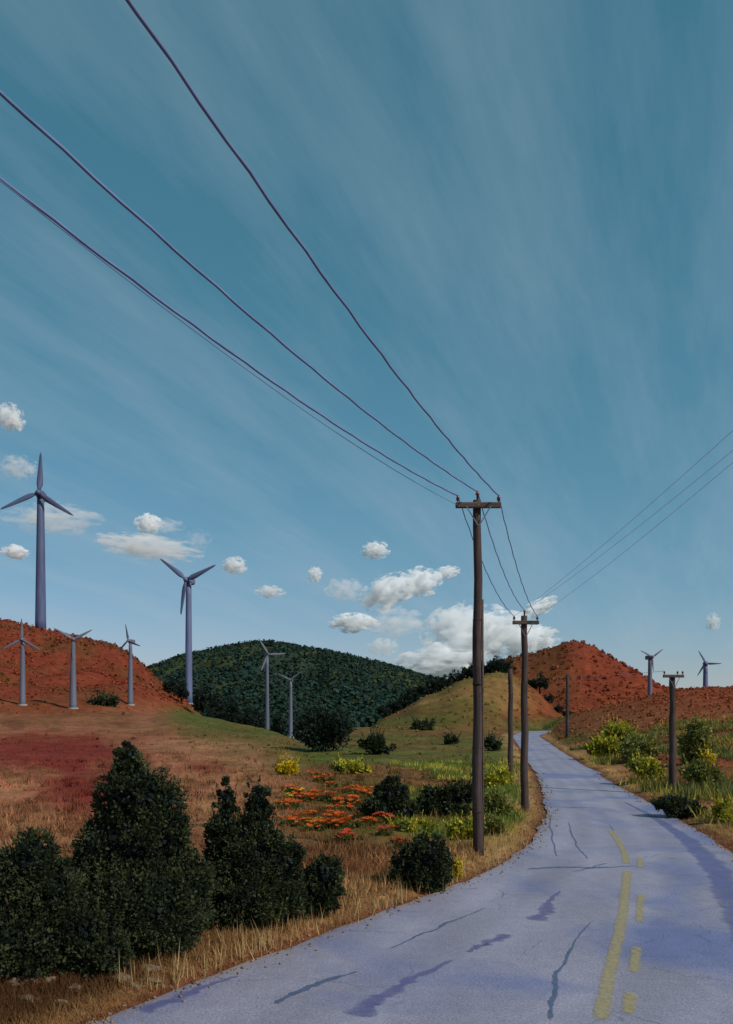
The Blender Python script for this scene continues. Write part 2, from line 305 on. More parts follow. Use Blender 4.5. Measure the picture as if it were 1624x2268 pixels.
LC = {k: np.array(lin(*v)) for k, v in dict(tan=(146, 104, 72), salmon=(170, 114, 86), maroon=(116, 50, 40), brown=(116, 76, 50), olive=(82, 84, 38), green=(84, 86, 42),
      lime=(108, 108, 48), gold=(124, 94, 56), goldlow=(102, 66, 40), red=(116, 54, 36), redbrown=(102, 60, 36), dgreen=(36, 52, 46), verge=(160, 124, 80), edge=(106, 62, 42), bank=(122, 74, 46), orange=(122, 60, 36), earth=(76, 50, 30)).items()}
def mixc(a, b, w): return a+(b-a)*np.asarray(w)[..., None]
def ground_col(X, Y):
    px, d, r = polar(X, Y); zz = height(X, Y, False); py = HY-(zz-CH)/np.maximum(d, .1)*F
    c = contrib(px, d); n1 = fbm(X/5, Y/5, 21); n2 = fbm(px/90, py/22, 31); n3 = fbm(X/30, Y/30, 41); n4 = fbm(px/40, py/14, 51)
    col = np.broadcast_to(LC['tan'], X.shape+(3,)).copy()
    # the field left of the road: bands of dry tan, salmon and maroon turf
    col = mixc(col, LC['brown'], sst(.5, .62, n2)*.8)
    col = mixc(col, LC['salmon'], sst(.46, .6, n4)*.75*sst(1850, 1740, py))
    mar = np.exp(-((px-110)/170)**2-((py-1662)/38)**2)+.7*np.exp(-((px-200)/120)**2-((py-1750)/60)**2)+.6*np.exp(-((px-460)/50)**2-((py-1702)/14)**2)
    col = mixc(col, LC['maroon'], np.clip(mar*1.6+(n4-.5)*1.2*np.clip(mar*2, 0, 1), 0, 1))
    col = mixc(col, LC['redbrown'], sst(1660+(n3-.5)*70, 1575, py)*.6*(px < 900))
    # olive crest and the green meadow
    crest = sst(330, 430, px)*np.exp(-np.clip(py-np.interp(px, RID['near'][0], RID['near'][1])-8, 0, 300)/(28+26*n3))
    col = mixc(col, LC['olive'], np.clip(crest*1.3, 0, 1))
    mead = sst(560, 760, px+(n3-.5)*260+(1720-py)*.5)*sst(1950, 1850, py+(n1-.5)*60)
    mc = mixc(mixc(LC['green'], LC['brown'], np.clip(sst(.45, .65, n3)+.5*np.exp(-((px-960)/90)**2-((py-1710)/45)**2), 0, 1)*.8), LC['olive'], sst(.45, .6, n1)*.6)
    col = mixc(col, mc, mead*.9)
    lime = np.exp(-((px-1105)/42)**2-((py-1775)/85)**2)+.8*np.exp(-((px-960)/130)**2-((py-1838)/26)**2)
    col = mixc(col, LC['lime'], np.clip(lime*1.3*(.5+n1), 0, .9))
    # right bank
    rd = road_dist(X, Y); l, rr = road_x(Y)
    rb = (X > rr)*(d > 2)
    bc = mixc(mixc(LC['bank'], LC['green'], sst(.5, .62, n1)*sst(1600, 1640, py)*.75), LC['orange'], sst(1600, 1540, py)*.8)
    col = np.where((rb & (px > 1180))[..., None], bc, col)
    # hills
    dom = np.argmax(np.concatenate([np.full((1,)+d.shape, .35), c]), 0)
    rl = mixc(mixc(LC['red'], LC['redbrown'], sst(.4, .62, n3)), LC['orange'], sst(1510, 1575, py)*.7)
    col = mixc(col, rl, np.where(dom <= 2, sst(-.5, 15, c[1]+(n3-.5)*9+(n4-.5)*5), 0))
    gl = mixc(mixc(LC['gold'], LC['goldlow'], np.clip(sst(1540, 1605, py+(n3-.5)*60)+.6*sst(1130, 1230, px+(n3-.5)*60), 0, 1)), LC['olive'], np.clip(sst(.5, .64, n3)*.5+.75*sst(1585, 1612, py+(n3-.5)*30)*sst(1060, 960, px), 0, .9))
    gl = mixc(gl, LC['orange'], .75*sst(1120, 1215, px+(n3-.5)*70))
    gl = mixc(gl, mc, .8*sst(5.5, .8, c[3]+(n3-.5)*4))
    col = np.where((dom == 4)[..., None], gl, col)
    rc = mixc(mixc(LC['redbrown'], LC['red'], sst(1230, 1330, px+(n3-.5)*70)), LC['orange'], sst(1490, 1530, py)*.6)  # right face redder: light from the right put into the hill colour
    col = np.where((dom == 5)[..., None], rc, col)
    gg = mixc(LC['dgreen'], LC['olive'], np.clip(sst(.52, .66, n3)*.35+.5*np.exp(-np.clip(py-np.interp(px, RID['dark'][0], RID['dark'][1]), 0, 99)/10), 0, .6))
    deep = (dom == 3) | ((d > np.interp(px, RID['near'][0], RID['near'][2])*1.02) & (px > 440) & (px < 712) & (dom <= 1)) | ((d > 400) & (dom <= 1) & (px > 400))
    col = np.where(deep[..., None], gg, col)
    # verge: pale dry grass, then a red-brown broken edge
    vg = (1-sst(.8, 3.2, rd+(n1-.5)*2.4))*(d < 250)
    col = mixc(col, LC['verge'], vg*.75*(r > 3)); col = mixc(col, LC['edge'], (1-sst(.1, .75, rd+(n1-.5)*.7))*.9)
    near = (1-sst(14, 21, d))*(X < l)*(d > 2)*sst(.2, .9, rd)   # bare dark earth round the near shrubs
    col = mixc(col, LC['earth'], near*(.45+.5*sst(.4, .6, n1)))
    return col*(.82+.36*vnoise(X/2.1, Y/2.1, 61))[..., None]

ths = np.concatenate([np.linspace(-180, -62, 40)[:-1], np.linspace(-62, -29, 34)[:-1], np.linspace(-29, 29, 440)[:-1], np.linspace(29, 62, 34)[:-1], np.linspace(62, 180, 40)[:-1]])
rs = np.concatenate([np.geomspace(.6, 8, 22)[:-1], np.geomspace(8, 1250, 350)[:-1], np.geomspace(1250, 9000, 22)])
TH, RS = np.meshgrid(np.radians(ths), rs); GX = RS*np.sin(TH); GY = RS*np.cos(TH)
GZ = height(GX, GY); nr, nc = GX.shape
GC = ground_col(GX, GY)
ii = np.arange(nr-1)[:, None]*nc; jj = np.arange(nc)[None, :]; j2 = (jj+1) % nc
quads = np.stack([ii+jj, ii+j2, ii+nc+j2, ii+nc+jj], -1).reshape(-1, 4)[:, ::-1]
me = mesh_np('ground', np.stack([GX, GY, GZ], -1).reshape(-1, 3), quads, M_ground, GC.reshape(-1, 3), True)
tag(mobj('ground', me), 'dry tan field and red, golden and dark green hills', 'ground', kind='structure')

# ------------------------------------------------------------------ road
def ribbon(name, Lx, Rx, Yv, z, mat, parent=None, n=9, tracks=False):
    t = np.linspace(0, 1, n); X = Lx[:, None]*(1-t)+Rx[:, None]*t; Y = np.broadcast_to(Yv[:, None], X.shape)
    Z = np.full(X.shape, z); a = len(Yv)
    f = np.array([(i*n+j, i*n+j+1, (i+1)*n+j+1, (i+1)*n+j) for i in range(a-1) for j in range(n-1)])
    col = None
    t = t if not tracks else t
    if tracks:                                           # wheel tracks polished paler, oil and dust between and at the edges
        T = np.broadcast_to(t, X.shape)+.02*(fbm(Y/3, X*0, 15)-.5)
        g = sum(np.exp(-((T-c)/.045)**2) for c in (.16, .38, .62, .84)); e = np.exp(-T/.05)+np.exp(-(1-T)/.05); o = np.exp(-((T-.27)/.05)**2)+np.exp(-((T-.73)/.05)**2)
        k = (.95+.09*g-.1*e-.07*o)*(.9+.2*fbm(X/1.5, Y/4, 16))
        col = np.array(lin(144, 140, 156))*k[..., None]
        dust = np.clip((np.exp(-T/.03)+np.exp(-(1-T)/.03))*(.3+1.2*fbm(X/.8, Y/1.6, 19))-.25, 0, .75)       # soil washed onto the edges
        col = mixc(col, np.array(lin(136, 112, 92)), dust).reshape(-1, 3)
    return mobj(name, mesh_np(name, np.stack([X, Y, Z], -1).reshape(-1, 3), f, mat, col, smooth=True), parent)
jl = (fbm(RY/.6, RY*0, 71, 3)-.5)*.28; jr = (fbm(RY/.6, RY*0+5, 72, 3)-.5)*.28
road = ribbon('road', RLX+jl, RRX+jr, RY, 0.0, M_road, n=60, tracks=True)
tag(road, 'lavender grey asphalt road curving away between the hills', 'road', kind='structure')
def flat_strip(name, pts, w, mat, z, parent=road, ragged=.25, seed=0, jit=0.0):
    """a strip lying on the road through survey points, with its own ragged width"""
    P = []
    for (a, b) in zip(pts[:-1], pts[1:]):
        for k in range(48): t = k/48; P.append((a[0]+(b[0]-a[0])*t, a[1]+(b[1]-a[1])*t))
    P.append(pts[-1]); W = np.array([at(p[0], p[1], flatd(p[1])) for p in P])[:, :2]
    if len(W) > 24:
        Wp = np.pad(W, ((15, 15), (0, 0)), mode='reflect', reflect_type='odd'); W = np.stack([np.convolve(Wp[:, i], np.ones(31)/31, 'valid') for i in (0, 1)], 1)
    T = np.gradient(W, axis=0); T /= np.linalg.norm(T, axis=1)[:, None]; N = np.stack([-T[:, 1], T[:, 0]], 1)
    s = np.arange(len(W)); wd = np.interp(np.linspace(0, 1, len(W)), np.linspace(0, 1, len(w)), w) if hasattr(w, '__len__') else np.full(len(W), w)
    a = wd*(.5+ragged*(fbm(s*.12, s*0+seed, 5, 4)-.5)); b = wd*(.5+ragged*(fbm(s*.12, s*0+seed+9, 6, 4)-.5))
    W = W+N*(jit*(fbm(s*.07, s*0+seed+3, 7, 4)-.5))[:, None]
    cols = (1, .6, .25, 0, -.25, -.6, -1); prof = (0, .75, 1, 1, 1, .75, 0); n = len(W); end = np.minimum(1, np.minimum(s, n-1-s)/6.0)
    V = np.concatenate([np.c_[W+N*((a if c > 0 else b)*c*1.25)[:, None], np.full(n, z)] for c in cols]); al = np.concatenate([p*end for p in prof])
    f = np.array([(k*n+i, (k+1)*n+i, (k+1)*n+i+1, k*n+i+1) for k in range(6) for i in range(n-1)])
    return mobj(name, mesh_np(name, V, f, mat, np.repeat(al[:, None], 3, 1)), parent)
# worn double yellow centre line
for i, p in enumerate([[(1330, 2266), (1345, 2180), (1362, 2110), (1378, 2040), (1386, 1968), (1389, 1925)], [(1388, 1915), (1384, 1890), (1370, 1862), (1350, 1838)]]):
    flat_strip('yellow_line', p, .28, M_yellow, .008, ragged=.16, seed=i)
for i, p in enumerate([[(1391, 2250), (1397, 2195)], [(1403, 2160), (1412, 2092)], [(1416, 2050), (1421, 1975)], [(1420, 1925), (1417, 1898)]]):
    flat_strip('yellow_line', p, .22, M_yellow, .008, ragged=.25, seed=20+i)
# tar seams, stains
for i, (p, w) in enumerate([([(1165, 1926), (1230, 1921), (1320, 1922), (1418, 1918)], [.18, .3, .28, .1]), ([(1213, 2262), (1228, 2180), (1262, 2100), (1318, 2035)], [.1, .11, .07, .04]),
        ([(1262, 1932), (1352, 1912)], [.06, .1]), ([(1228, 1790), (1290, 1788), (1330, 1790)], [.22, .3, .1]), ([(1216, 1800), (1222, 1850), (1234, 1900)], [.06, .09, .05]), ([(1258, 1818), (1272, 1868), (1302, 1905)], [.05, .09, .08]),
        ([(1345, 1822), (1362, 1850)], [.05, .04]), ([(600, 2226), (700, 2180), (800, 2150)], [.1, .2, .05]), ([(860, 2105), (980, 2050), (1080, 2010)], [.04, .13, .04])]):
    flat_strip('tar_seam', p, [q*.8 for q in w], M_tar, .004, ragged=.9, seed=40+i, jit=.16)
for i, (p, w) in enumerate([([(792, 2256), (850, 2205), (930, 2160), (1010, 2125)], [.3, .22, .16, .06]), ([(1030, 2110), (1075, 2090), (1135, 2070)], [.1, .16, .3]), ([(1180, 2040), (1206, 2022), (1222, 1996), (1240, 1972)], [.34, .3, .12, .04]),
        ([(1076, 2096), (1086, 2090)], [.12, .12]), ([(312, 2245), (420, 2200), (530, 2160)], [.26, .18, .05])]):
    flat_strip('violet_stain', p, [q*1.15 for q in w], M_skid, .006, ragged=1.0, seed=60+i, jit=.12)
flat_strip('shoulder_seal', [(1380, 1775), (1450, 1810), (1520, 1858), (1580, 1918), (1640, 2010), (1670, 2100)], [.1, .35, .6, .75, .8, .7], M_edge, .004, ragged=.4, seed=80)

# ------------------------------------------------------------------ grass and brush (uncountable)
def blades(name, P, H, W, lean, colr, mat, label, k=6, cat='grass', spread=.12):
    n = len(P)*k; base = np.repeat(P, k, 0); hh = np.repeat(H, k)*rng.uniform(.55, 1.15, n); ww = np.repeat(W, k)*rng.uniform(.6, 1.2, n)
    a = rng.uniform(0, 2*np.pi, n); ln = rng.uniform(.05, lean, n)*hh; off = rng.normal(0, 1, (n, 2))*(spread*np.repeat(H, k)/.3)[:, None]
    b = base.copy(); b[:, :2] += off; b[:, 2] -= .03
    b2 = rng.uniform(0, np.pi, n); s = np.stack([np.cos(b2), np.sin(b2), 0*b2], 1)*ww[:, None]
    tip = b+np.stack([np.cos(a)*ln, np.sin(a)*ln, hh], 1)
    V = np.stack([b-s, b+s, tip], 1).reshape(-1, 3); Fc = np.arange(n*3).reshape(-1, 3)
    col = np.repeat(np.repeat(colr, k, 0)*rng.uniform(.75, 1.3, (n, 1)), 3, 0)
    return tag(mobj(name, mesh_np(name, V, Fc, mat, col)), label, cat, kind='stuff')
def field_points(n, y0, y1, x0=-420, x1=1900, margin=.06):
    n = int(n*1.3); px = rng.uniform(x0, x1, n); py = rng.uniform(y0, y1, n); d = flatd(py); X = (px-CX)/F*d
    k = road_dist(X, d) > margin; return X[k], d[k]
X, Y = field_points(46000, 1625, 2330); Z = height(X, Y)
gc = ground_col(X, Y); hz = np.clip(.1+.22*fbm(X/3, Y/3, 91), .08, .4)*(.8+.5*rng.random(len(X)))*1.0
hz *= (.5+.5*sst(.1, 1.0, road_dist(X, Y)))*.72*(1+Y/110)
k = rng.random(len(X)) < .25+.75*sst(.42, .54, fbm(X/9, Y/9, 57)+.35*(Y < 19)); X, Y, Z, gc, hz = X[k], Y[k], Z[k], gc[k], hz[k]      # bare earth between
blades('field_grass', np.stack([X, Y, Z], 1), hz, .006+.00035*Y, .9, gc*1.32, M_grass, 'short dry grass covering the field and verges', 6)
# loose gravel along both edges of the asphalt
ng = 3400; yy = np.exp(rng.uniform(math.log(10.5), math.log(60), ng)); l, r_ = road_x(yy); sd = rng.random(ng) < .6
xx = np.where(sd, l-rng.normal(.12, .3, ng), r_+rng.normal(.12, .3, ng)); sz = (.008+.03*rng.random(ng)**3)*(1+yy/60)
zz = np.where(road_dist(xx, yy) > 0, height(xx, yy), 0)+sz*.3
oct_ = np.array([(1, 0, 0), (0, 1, 0), (-1, 0, 0), (0, -1, 0), (0, 0, .7), (0, 0, -.7)]); of = np.array([(0, 1, 4), (1, 2, 4), (2, 3, 4), (3, 0, 4), (1, 0, 5), (2, 1, 5), (3, 2, 5), (0, 3, 5)])
Vg = np.stack([xx, yy, zz], 1)[:, None, :]+oct_[None]*sz[:, None, None]*rng.uniform(.6, 1.3, (ng, 6, 1)); Fg = (np.arange(ng)*6)[:, None, None]+of[None]
cgv = np.repeat(np.array(lin(140, 118, 98))*rng.uniform(.5, 1.3, (ng, 1)), 6, 0)
tag(mobj('edge_gravel', mesh_np('edge_gravel', Vg.reshape(-1, 3), Fg.reshape(-1, 3), M_brush, cgv)), 'loose gravel along both edges of the asphalt', 'gravel', kind='stuff')
X, Y = field_points(5200, 1640, 2080, margin=.8); k = fbm(X/7, Y/7, 58) > .47; X, Y = X[k], Y[k]; gc = ground_col(X, Y)
tf = rng.uniform(.2, .5, len(X)); cf = np.where(rng.random((len(X), 1)) < .3, gc*.55, gc*1.5)
blades('grass_tufts', np.stack([X, Y, height(X, Y)], 1), tf, .008+.0006*Y, 1.1, cf, M_grass, 'coarser bleached and dark grass tufts scattered over the field', 12, spread=.11)
# paler seed stalks along the near verge
px = np.concatenate([rng.uniform(300, 780, 330), rng.uniform(780, 1180, 220)]); Yv = []
Xs, Ys = [], []
for q in range(300):
    yy = random.uniform(12.2, 27); l, r_ = road_x(np.array([yy])); xx = l[0]-abs(random.gauss(.25, .75))-.15
    Xs.append(xx); Ys.append(yy)
Xs = np.array(Xs); Ys = np.array(Ys); Zs = height(Xs, Ys)
blades('tall_dry_grass', np.stack([Xs, Ys, Zs], 1), rng.uniform(.25, .62, len(Xs)), np.full(len(Xs), .012), .45, np.broadcast_to(np.array(lin(176, 146, 100)), (len(Xs), 3)), M_grass, 'tall straw coloured grass stalks along the road edge', 4, spread=.06)

px_ = rng.uniform(1265, 1640, 4200); dd_ = np.exp(rng.uniform(math.log(30), math.log(105), 4200)); X = (px_-CX)/F*dd_
k = (road_dist(X, dd_) > 1.2) & (fbm(X/4, dd_/6, 88) > .5); X, Y = X[k], dd_[k]
cg = np.where((fbm(X/3, Y/4, 89) > .52)[:, None], np.array(lin(158, 146, 66)), np.array(lin(104, 108, 58)))*rng.uniform(.7, 1.2, (len(X), 1))
blades('bank_grass', np.stack([X, Y, height(X, Y)], 1), rng.uniform(.3, .8, len(X)), .02+.0006*Y, .9, cg, M_grass, 'yellow green grass and weeds over the right bank', 7, spread=.2)
px_ = rng.uniform(860, 1150, 3600); dd_ = rng.uniform(23, 75, 3600)*1.0; X = (px_-CX)/F*dd_
k = (road_dist(X, dd_) > .9) & (fbm(X/3, dd_/4, 98) > .46+.25*sst(960, 860, px_)); X, Y = X[k], dd_[k]
cg = np.where((fbm(X/2, Y/3, 99) > .54)[:, None], np.array(lin(178, 166, 72)), np.array(lin(106, 124, 54)))*rng.uniform(.7, 1.2, (len(X), 1))
blades('meadow_grass', np.stack([X, Y, height(X, Y)], 1), rng.uniform(.18, .5, len(X)), .014+.0005*Y, .9, cg, M_grass, 'lush yellow green grass left of the road by the poles', 7, spread=.16)

def clumps(name, P, S, colr, mat, label, cat, k=14, flat=.7):
    """low bushes / far trees as rough leaf clusters"""
    n = len(P)*k; d = rng.normal(0, 1, (n, 3)); d /= np.linalg.norm(d, axis=1)[:, None]; d[:, 2] = np.abs(d[:, 2])
    s = np.repeat(S, k); c = np.repeat(P, k, 0)+d*s[:, None]*np.array([.5, .5, flat])*rng.uniform(.5, 1, n)[:, None]
    u = rng.normal(0, 1, (n, 3)); u -= d*np.sum(u*d, 1)[:, None]*.8; u /= np.linalg.norm(u, axis=1)[:, None]; w = np.cross(d, u)
    e = s*rng.uniform(.2, .42, n)
    V = np.stack([c-u*e[:, None], c-w*e[:, None]*.8, c+u*e[:, None], c+w*e[:, None]*.8], 1).reshape(-1, 3)
    col = np.repeat(np.repeat(colr, k, 0)*rng.uniform(.7, 1.3, (n, 1)), 4, 0)
    return tag(mobj(name, mesh_np(name, V, np.arange(n*4).reshape(-1, 4), mat, col)), label, cat, kind='stuff')
def hill_points(n, x0, x1, d0, d1, ids):
    px = rng.uniform(x0, x1, n); d = np.exp(rng.uniform(math.log(d0), math.log(d1), n)); X = (px-CX)/F*d
    c = contrib(px, d); dom = np.argmax(np.concatenate([np.full((1, n), .35), c]), 0); k = np.isin(dom, ids)
    X, d = X[k], d[k]; return X, d, height(X, d)
X, Y, Z = hill_points(16000, -150, 1800, 250, 640, [2, 5]); 
px_, dd_, _ = polar(X, Y); cc = contrib(px_, dd_); k = rng.random(len(X)) < np.where(px_ < 700, sst(2, 24, cc[1]), 1)*.9+.1; X, Y, Z = X[k], Y[k], Z[k]
clumps('red_brush', np.stack([X, Y, Z], 1), (.7+2.6*rng.random(len(X))**2.2)*(Y/520)**1.3*(.5+fbm(X/25, Y/25, 77)), ground_col(X, Y)*1.45*rng.uniform(.7, 1.25, (len(X), 1)), M_brush, 'low rust red brush covering the left and right hills', 'brush', 9)
X, Y, Z = hill_points(5200, 800, 1700, 60, 345, [4, 6]); k = road_dist(X, Y) > 1.5; X, Y, Z = X[k], Y[k], Z[k]
clumps('low_brush', np.stack([X, Y, Z], 1), (.2+.6*rng.random(len(X))**2)*(.5+Y/240), ground_col(X, Y)*1.5, M_brush, 'low tawny brush on the golden hill and right bank', 'brush', 9)
NF = 17000; px = rng.uniform(150, 1120, NF); d = np.exp(rng.uniform(math.log(300), math.log(1130), NF)); X = (px-CX)/F*d
c = contrib(px, d); dom = np.argmax(np.concatenate([np.full((1, NF), .35), c]), 0)
k = (dom == 3) | ((dom == 0) & (d > 340)); X, Y = X[k], d[k]; Z = height(X, Y)
fc = np.array(lin(44, 64, 55))*rng.uniform(.7, 1.25, (len(X), 1)); ol = rng.random(len(X)) < .07; fc[ol] = np.array(lin(66, 66, 36))
clumps('forest', np.stack([X, Y, Z], 1), rng.uniform(2.2, 6, len(X)), fc, M_brush, 'dark evergreen forest covering the far hill', 'forest', 10, .95)

# ------------------------------------------------------------------ shrubs and trees
def leaf_mesh(name, lobes, n, size, c0, c1, mat, shell=.62, clump=.34, elong=1.9, shoots=0, core=.24):
    """a crown of small leaves gathered in clumps over lobes (cx,cy,cz,rx,ry,rz)"""
    L = np.array(lobes, float); ar = (L[:, 3]*L[:, 5]+L[:, 3]*L[:, 4]+L[:, 4]*L[:, 5]); pr = ar/ar.sum()
    nk = max(24, int(n/55)); li = rng.choice(len(L), nk, p=pr)
    d = rng.normal(0, 1, (nk, 3)); d /= np.linalg.norm(d, axis=1)[:, None]
    kc = L[li, :3]+d*L[li, 3:]*rng.uniform(shell, 1.0, nk)[:, None]; kr = np.cbrt(L[li, 3]*L[li, 4]*L[li, 5])*clump*rng.uniform(.5, 1.15, nk)
    kcol = rng.random(nk)**1.5
    ki = rng.integers(0, nk, n); g = rng.normal(0, 1, (n, 3)); g /= np.linalg.norm(g, axis=1)[:, None]
    g *= (rng.random(n)**.45)[:, None]; P = kc[ki]+g*kr[ki][:, None]*np.array([1, 1, 1.1])
    out = g*1.0+d[ki]*.7+np.array([0, 0, .35])+rng.normal(0, .45, (n, 3)); out /= np.linalg.norm(out, axis=1)[:, None]
    u = out; w = np.cross(u, rng.normal(0, 1, (n, 3))); w /= np.linalg.norm(w, axis=1)[:, None]+1e-9
    e = size*rng.uniform(.6, 1.3, n)
    V = np.stack([P-u*e[:, None]*.6, P+w*e[:, None]/elong, P+u*e[:, None], P-w*e[:, None]/elong], 1)
    t = np.clip(kcol[ki]*.8+rng.random(n)*.35, 0, 1)[:, None]; col = np.array(c0)*(1-t)+np.array(c1)*t
    if shoots:                                           # leafy shoots that break the outline
        m = shoots; li = rng.choice(len(L), m, p=pr); d3 = rng.normal(0, 1, (m, 3)); d3[:, 2] = np.abs(d3[:, 2])*.9+.1; d3 /= np.linalg.norm(d3, axis=1)[:, None]
        b3 = L[li, :3]+d3*L[li, 3:]*.9; dr = d3*.5+np.array([0, 0, .75])+rng.normal(0, .2, (m, 3)); dr /= np.linalg.norm(dr, axis=1)[:, None]; ls = size*rng.uniform(2.5, 7, m)
        q = 16; tt = np.tile(np.linspace(0, 1, q), m); Ps = np.repeat(b3, q, 0)+np.repeat(dr*ls[:, None], q, 0)*tt[:, None]+rng.normal(0, size*.3, (m*q, 3))*(1.1-tt)[:, None]
        u3 = np.repeat(dr, q, 0)+rng.normal(0, .6, (m*q, 3)); u3 /= np.linalg.norm(u3, axis=1)[:, None]; w3 = np.cross(u3, rng.normal(0, 1, (m*q, 3))); w3 /= np.linalg.norm(w3, axis=1)[:, None]; e3 = (size*rng.uniform(.5, 1, m*q)*(1.1-.5*tt))[:, None]
        V = np.concatenate([V, np.stack([Ps-u3*e3*.6, Ps+w3*e3/elong, Ps+u3*e3, Ps-w3*e3/elong], 1)]); t3 = np.repeat(rng.random((m, 1)), q, 0)*.9; col = np.concatenate([col, np.array(c0)*(1-t3)+np.array(c1)*t3])
    if core:                                             # dark leaves added inside to block light and close the crown
        m = int(n*core); li = rng.choice(len(L), m, p=pr); d2 = rng.normal(0, 1, (m, 3)); d2 /= np.linalg.norm(d2, axis=1)[:, None]
        Pc = L[li, :3]+d2*L[li, 3:]*(rng.random(m)**.4)[:, None]*.74; u2 = rng.normal(0, 1, (m, 3)); u2 /= np.linalg.norm(u2, axis=1)[:, None]
        w2 = np.cross(u2, d2); e2 = size*1.3*rng.uniform(.7, 1.3, m)[:, None]
        V = np.concatenate([V, np.stack([Pc-u2*e2, Pc+w2*e2*.7, Pc+u2*e2, Pc-w2*e2*.7], 1)]); col = np.concatenate([col, np.broadcast_to(np.array(c0)*.9, (m, 3))])
    V = V.reshape(-1, 3); return mesh_np(name, V, np.arange(len(V)).reshape(-1, 4), mat, np.repeat(col, 4, 0))
def stems(h, r, n, spread, base=(0, 0)):
    mb = MB()
    for i in range(n):
        a = 2*math.pi*i/n+random.uniform(-.4, .4); s = spread*random.uniform(.5, 1); q = h*random.uniform(.7, 1)
        x, y = base
        mb.tube([(x+.3*r*math.cos(a), y+.3*r*math.sin(a), -.15), (x+s*.3*math.cos(a), y+s*.3*math.sin(a), q*.4), (x+s*.7*math.cos(a+.2), y+s*.7*math.sin(a+.2), q*.75), (x+s*math.cos(a+.3), y+s*math.sin(a+.3), q)], [r, r*.8, r*.5, r*.2], 6, .08)
    return mb
DK0, DK1 = lin(18, 31, 25), lin(72, 80, 46)
def px_shrub(name, d, lobes, n, size, label, cat='shrub', group=None, c0=DK0, c1=DK1, depth=.8, base=None, stem_r=.06, clump=.24, mat=None, snap=True):
    """lobes given as survey (px, row, half width, half height)"""
    A = np.array(lobes, float)
    if snap:                                             # stand it where the ground meets its lowest row
        yb = float((A[:, 1]+A[:, 3]*.8).max()); xb = float(A[np.argmax(A[:, 1]+A[:, 3]), 0]); dd = np.geomspace(11, 420, 600)
        row = HY-(height((xb-CX)/F*dd, dd)-CH)/dd*F; k = np.argmax(row <= yb); d0 = d; d = float(dd[k]) if row[k] <= yb else d; size *= d/d0
    bx = base if base is not None else float(np.average(A[:, 0], weights=A[:, 2]*A[:, 3]))
    X0 = (bx-CX)/F*d; z0 = float(height(np.array([X0]), np.array([float(d)]))[0]); root = empty(name, (X0, d, z0))
    L = []
    for (x, y, a, b) in lobes:
        p = at(x, y, d); rx = a/F*d; rz = b/F*d; L.append((p[0]-X0, random.uniform(-.25, .25)*rx, p[2]-z0, rx, depth*rx*random.uniform(.9, 1.1), rz))
    hh = max(q[2]+q[5]*.4 for q in L)
    tag(mobj('crown', leaf_mesh('crown', L, n, size, c0, c1, mat or M_leaf, clump=clump, shoots=max(12, n//170)), root), kind='stuff')
    sp = max(abs(q[0]) for q in L)*.8+.1
    tag(stems(hh*.7, stem_r, 5, sp*.75).obj('stems', M_bark, root, True), kind='stuff')
    return tag(root, label, cat, group)
G1 = 'dark shrubs along the near verge'
px_shrub('evergreen_shrub', 14.3, [(283, 1690, 40, 58), (300, 1760, 82, 70), (262, 1790, 50, 90), (350, 1790, 60, 70), (300, 1870, 120, 100), (235, 1890, 70, 80), (380, 1850, 45, 80), (300, 1990, 165, 110), (200, 1960, 90, 90), (400, 1960, 75, 80), (330, 2050, 130, 70)], 62000, .042, 'tallest dark evergreen shrub at left, with a square knob at its top', group=G1, base=300, stem_r=.1)
px_shrub('evergreen_shrub', 12.9, [(72, 1915, 62, 75), (40, 1980, 90, 100), (110, 1990, 80, 95), (60, 2080, 120, 95), (170, 2070, 100, 85), (220, 2110, 80, 60), (-40, 2050, 80, 120)], 54000, .04, 'broad dark evergreen shrub at the left edge of the picture', group=G1, base=90, stem_r=.09)
px_shrub('evergreen_shrub', 15.6, [(502, 1778, 28, 52), (572, 1778, 30, 55), (505, 1850, 50, 60), (575, 1850, 50, 65), (540, 1910, 90, 80), (620, 1910, 55, 70), (540, 1985, 105, 75), (615, 1985, 65, 70), (470, 1990, 50, 70)], 46000, .042, 'dark evergreen shrub with twin pointed tops beside the tallest shrub', group=G1, base=550, stem_r=.09)
px_shrub('evergreen_shrub', 16.6, [(722, 1935, 38, 46), (705, 1972, 55, 56), (668, 1985, 46, 52), (648, 2000, 36, 40)], 21000, .04, 'small rounded dark shrub right of the twin topped shrub', group=G1, stem_r=.05)
px_shrub('evergreen_shrub', 19.3, [(945, 1890, 48, 42), (910, 1915, 48, 45), (965, 1925, 42, 42), (905, 1948, 45, 28), (945, 1950, 50, 30)], 18000, .045, 'round dark green shrub near the foot of the tallest utility pole', group=G1, stem_r=.06)
G2 = 'dark shrubs in the meadow'
px_shrub('meadow_shrub', 33.5, [(868, 1762, 36, 40), (850, 1790, 46, 28), (890, 1795, 42, 24)], 6000, .1, 'dark meadow shrub right beside the orange flowers', group=G2, clump=.4)
px_shrub('meadow_shrub', 34, [(960, 1775, 34, 32), (1005, 1770, 40, 34), (1025, 1755, 22, 24), (985, 1792, 55, 22)], 6500, .1, 'wide dark meadow shrub left of the tallest utility pole', group=G2, clump=.4)
px_shrub('meadow_shrub', 96, [(826, 1648, 26, 20), (848, 1660, 22, 14)], 1800, .26, 'small dark green shrub right of the big round tree', group=G2, c0=lin(24, 40, 26), clump=.5)
px_shrub('meadow_shrub', 118, [(1002, 1641, 17, 9), (992, 1642, 10, 7)], 900, .26, 'tiny low dark shrub below the golden hill', group=G2, clump=.5)
px_shrub('meadow_shrub', 100, [(1088, 1648, 18, 17), (1098, 1654, 14, 11)], 1300, .22, 'dark green shrub at the left road edge before the far bend', group=G2, clump=.5)
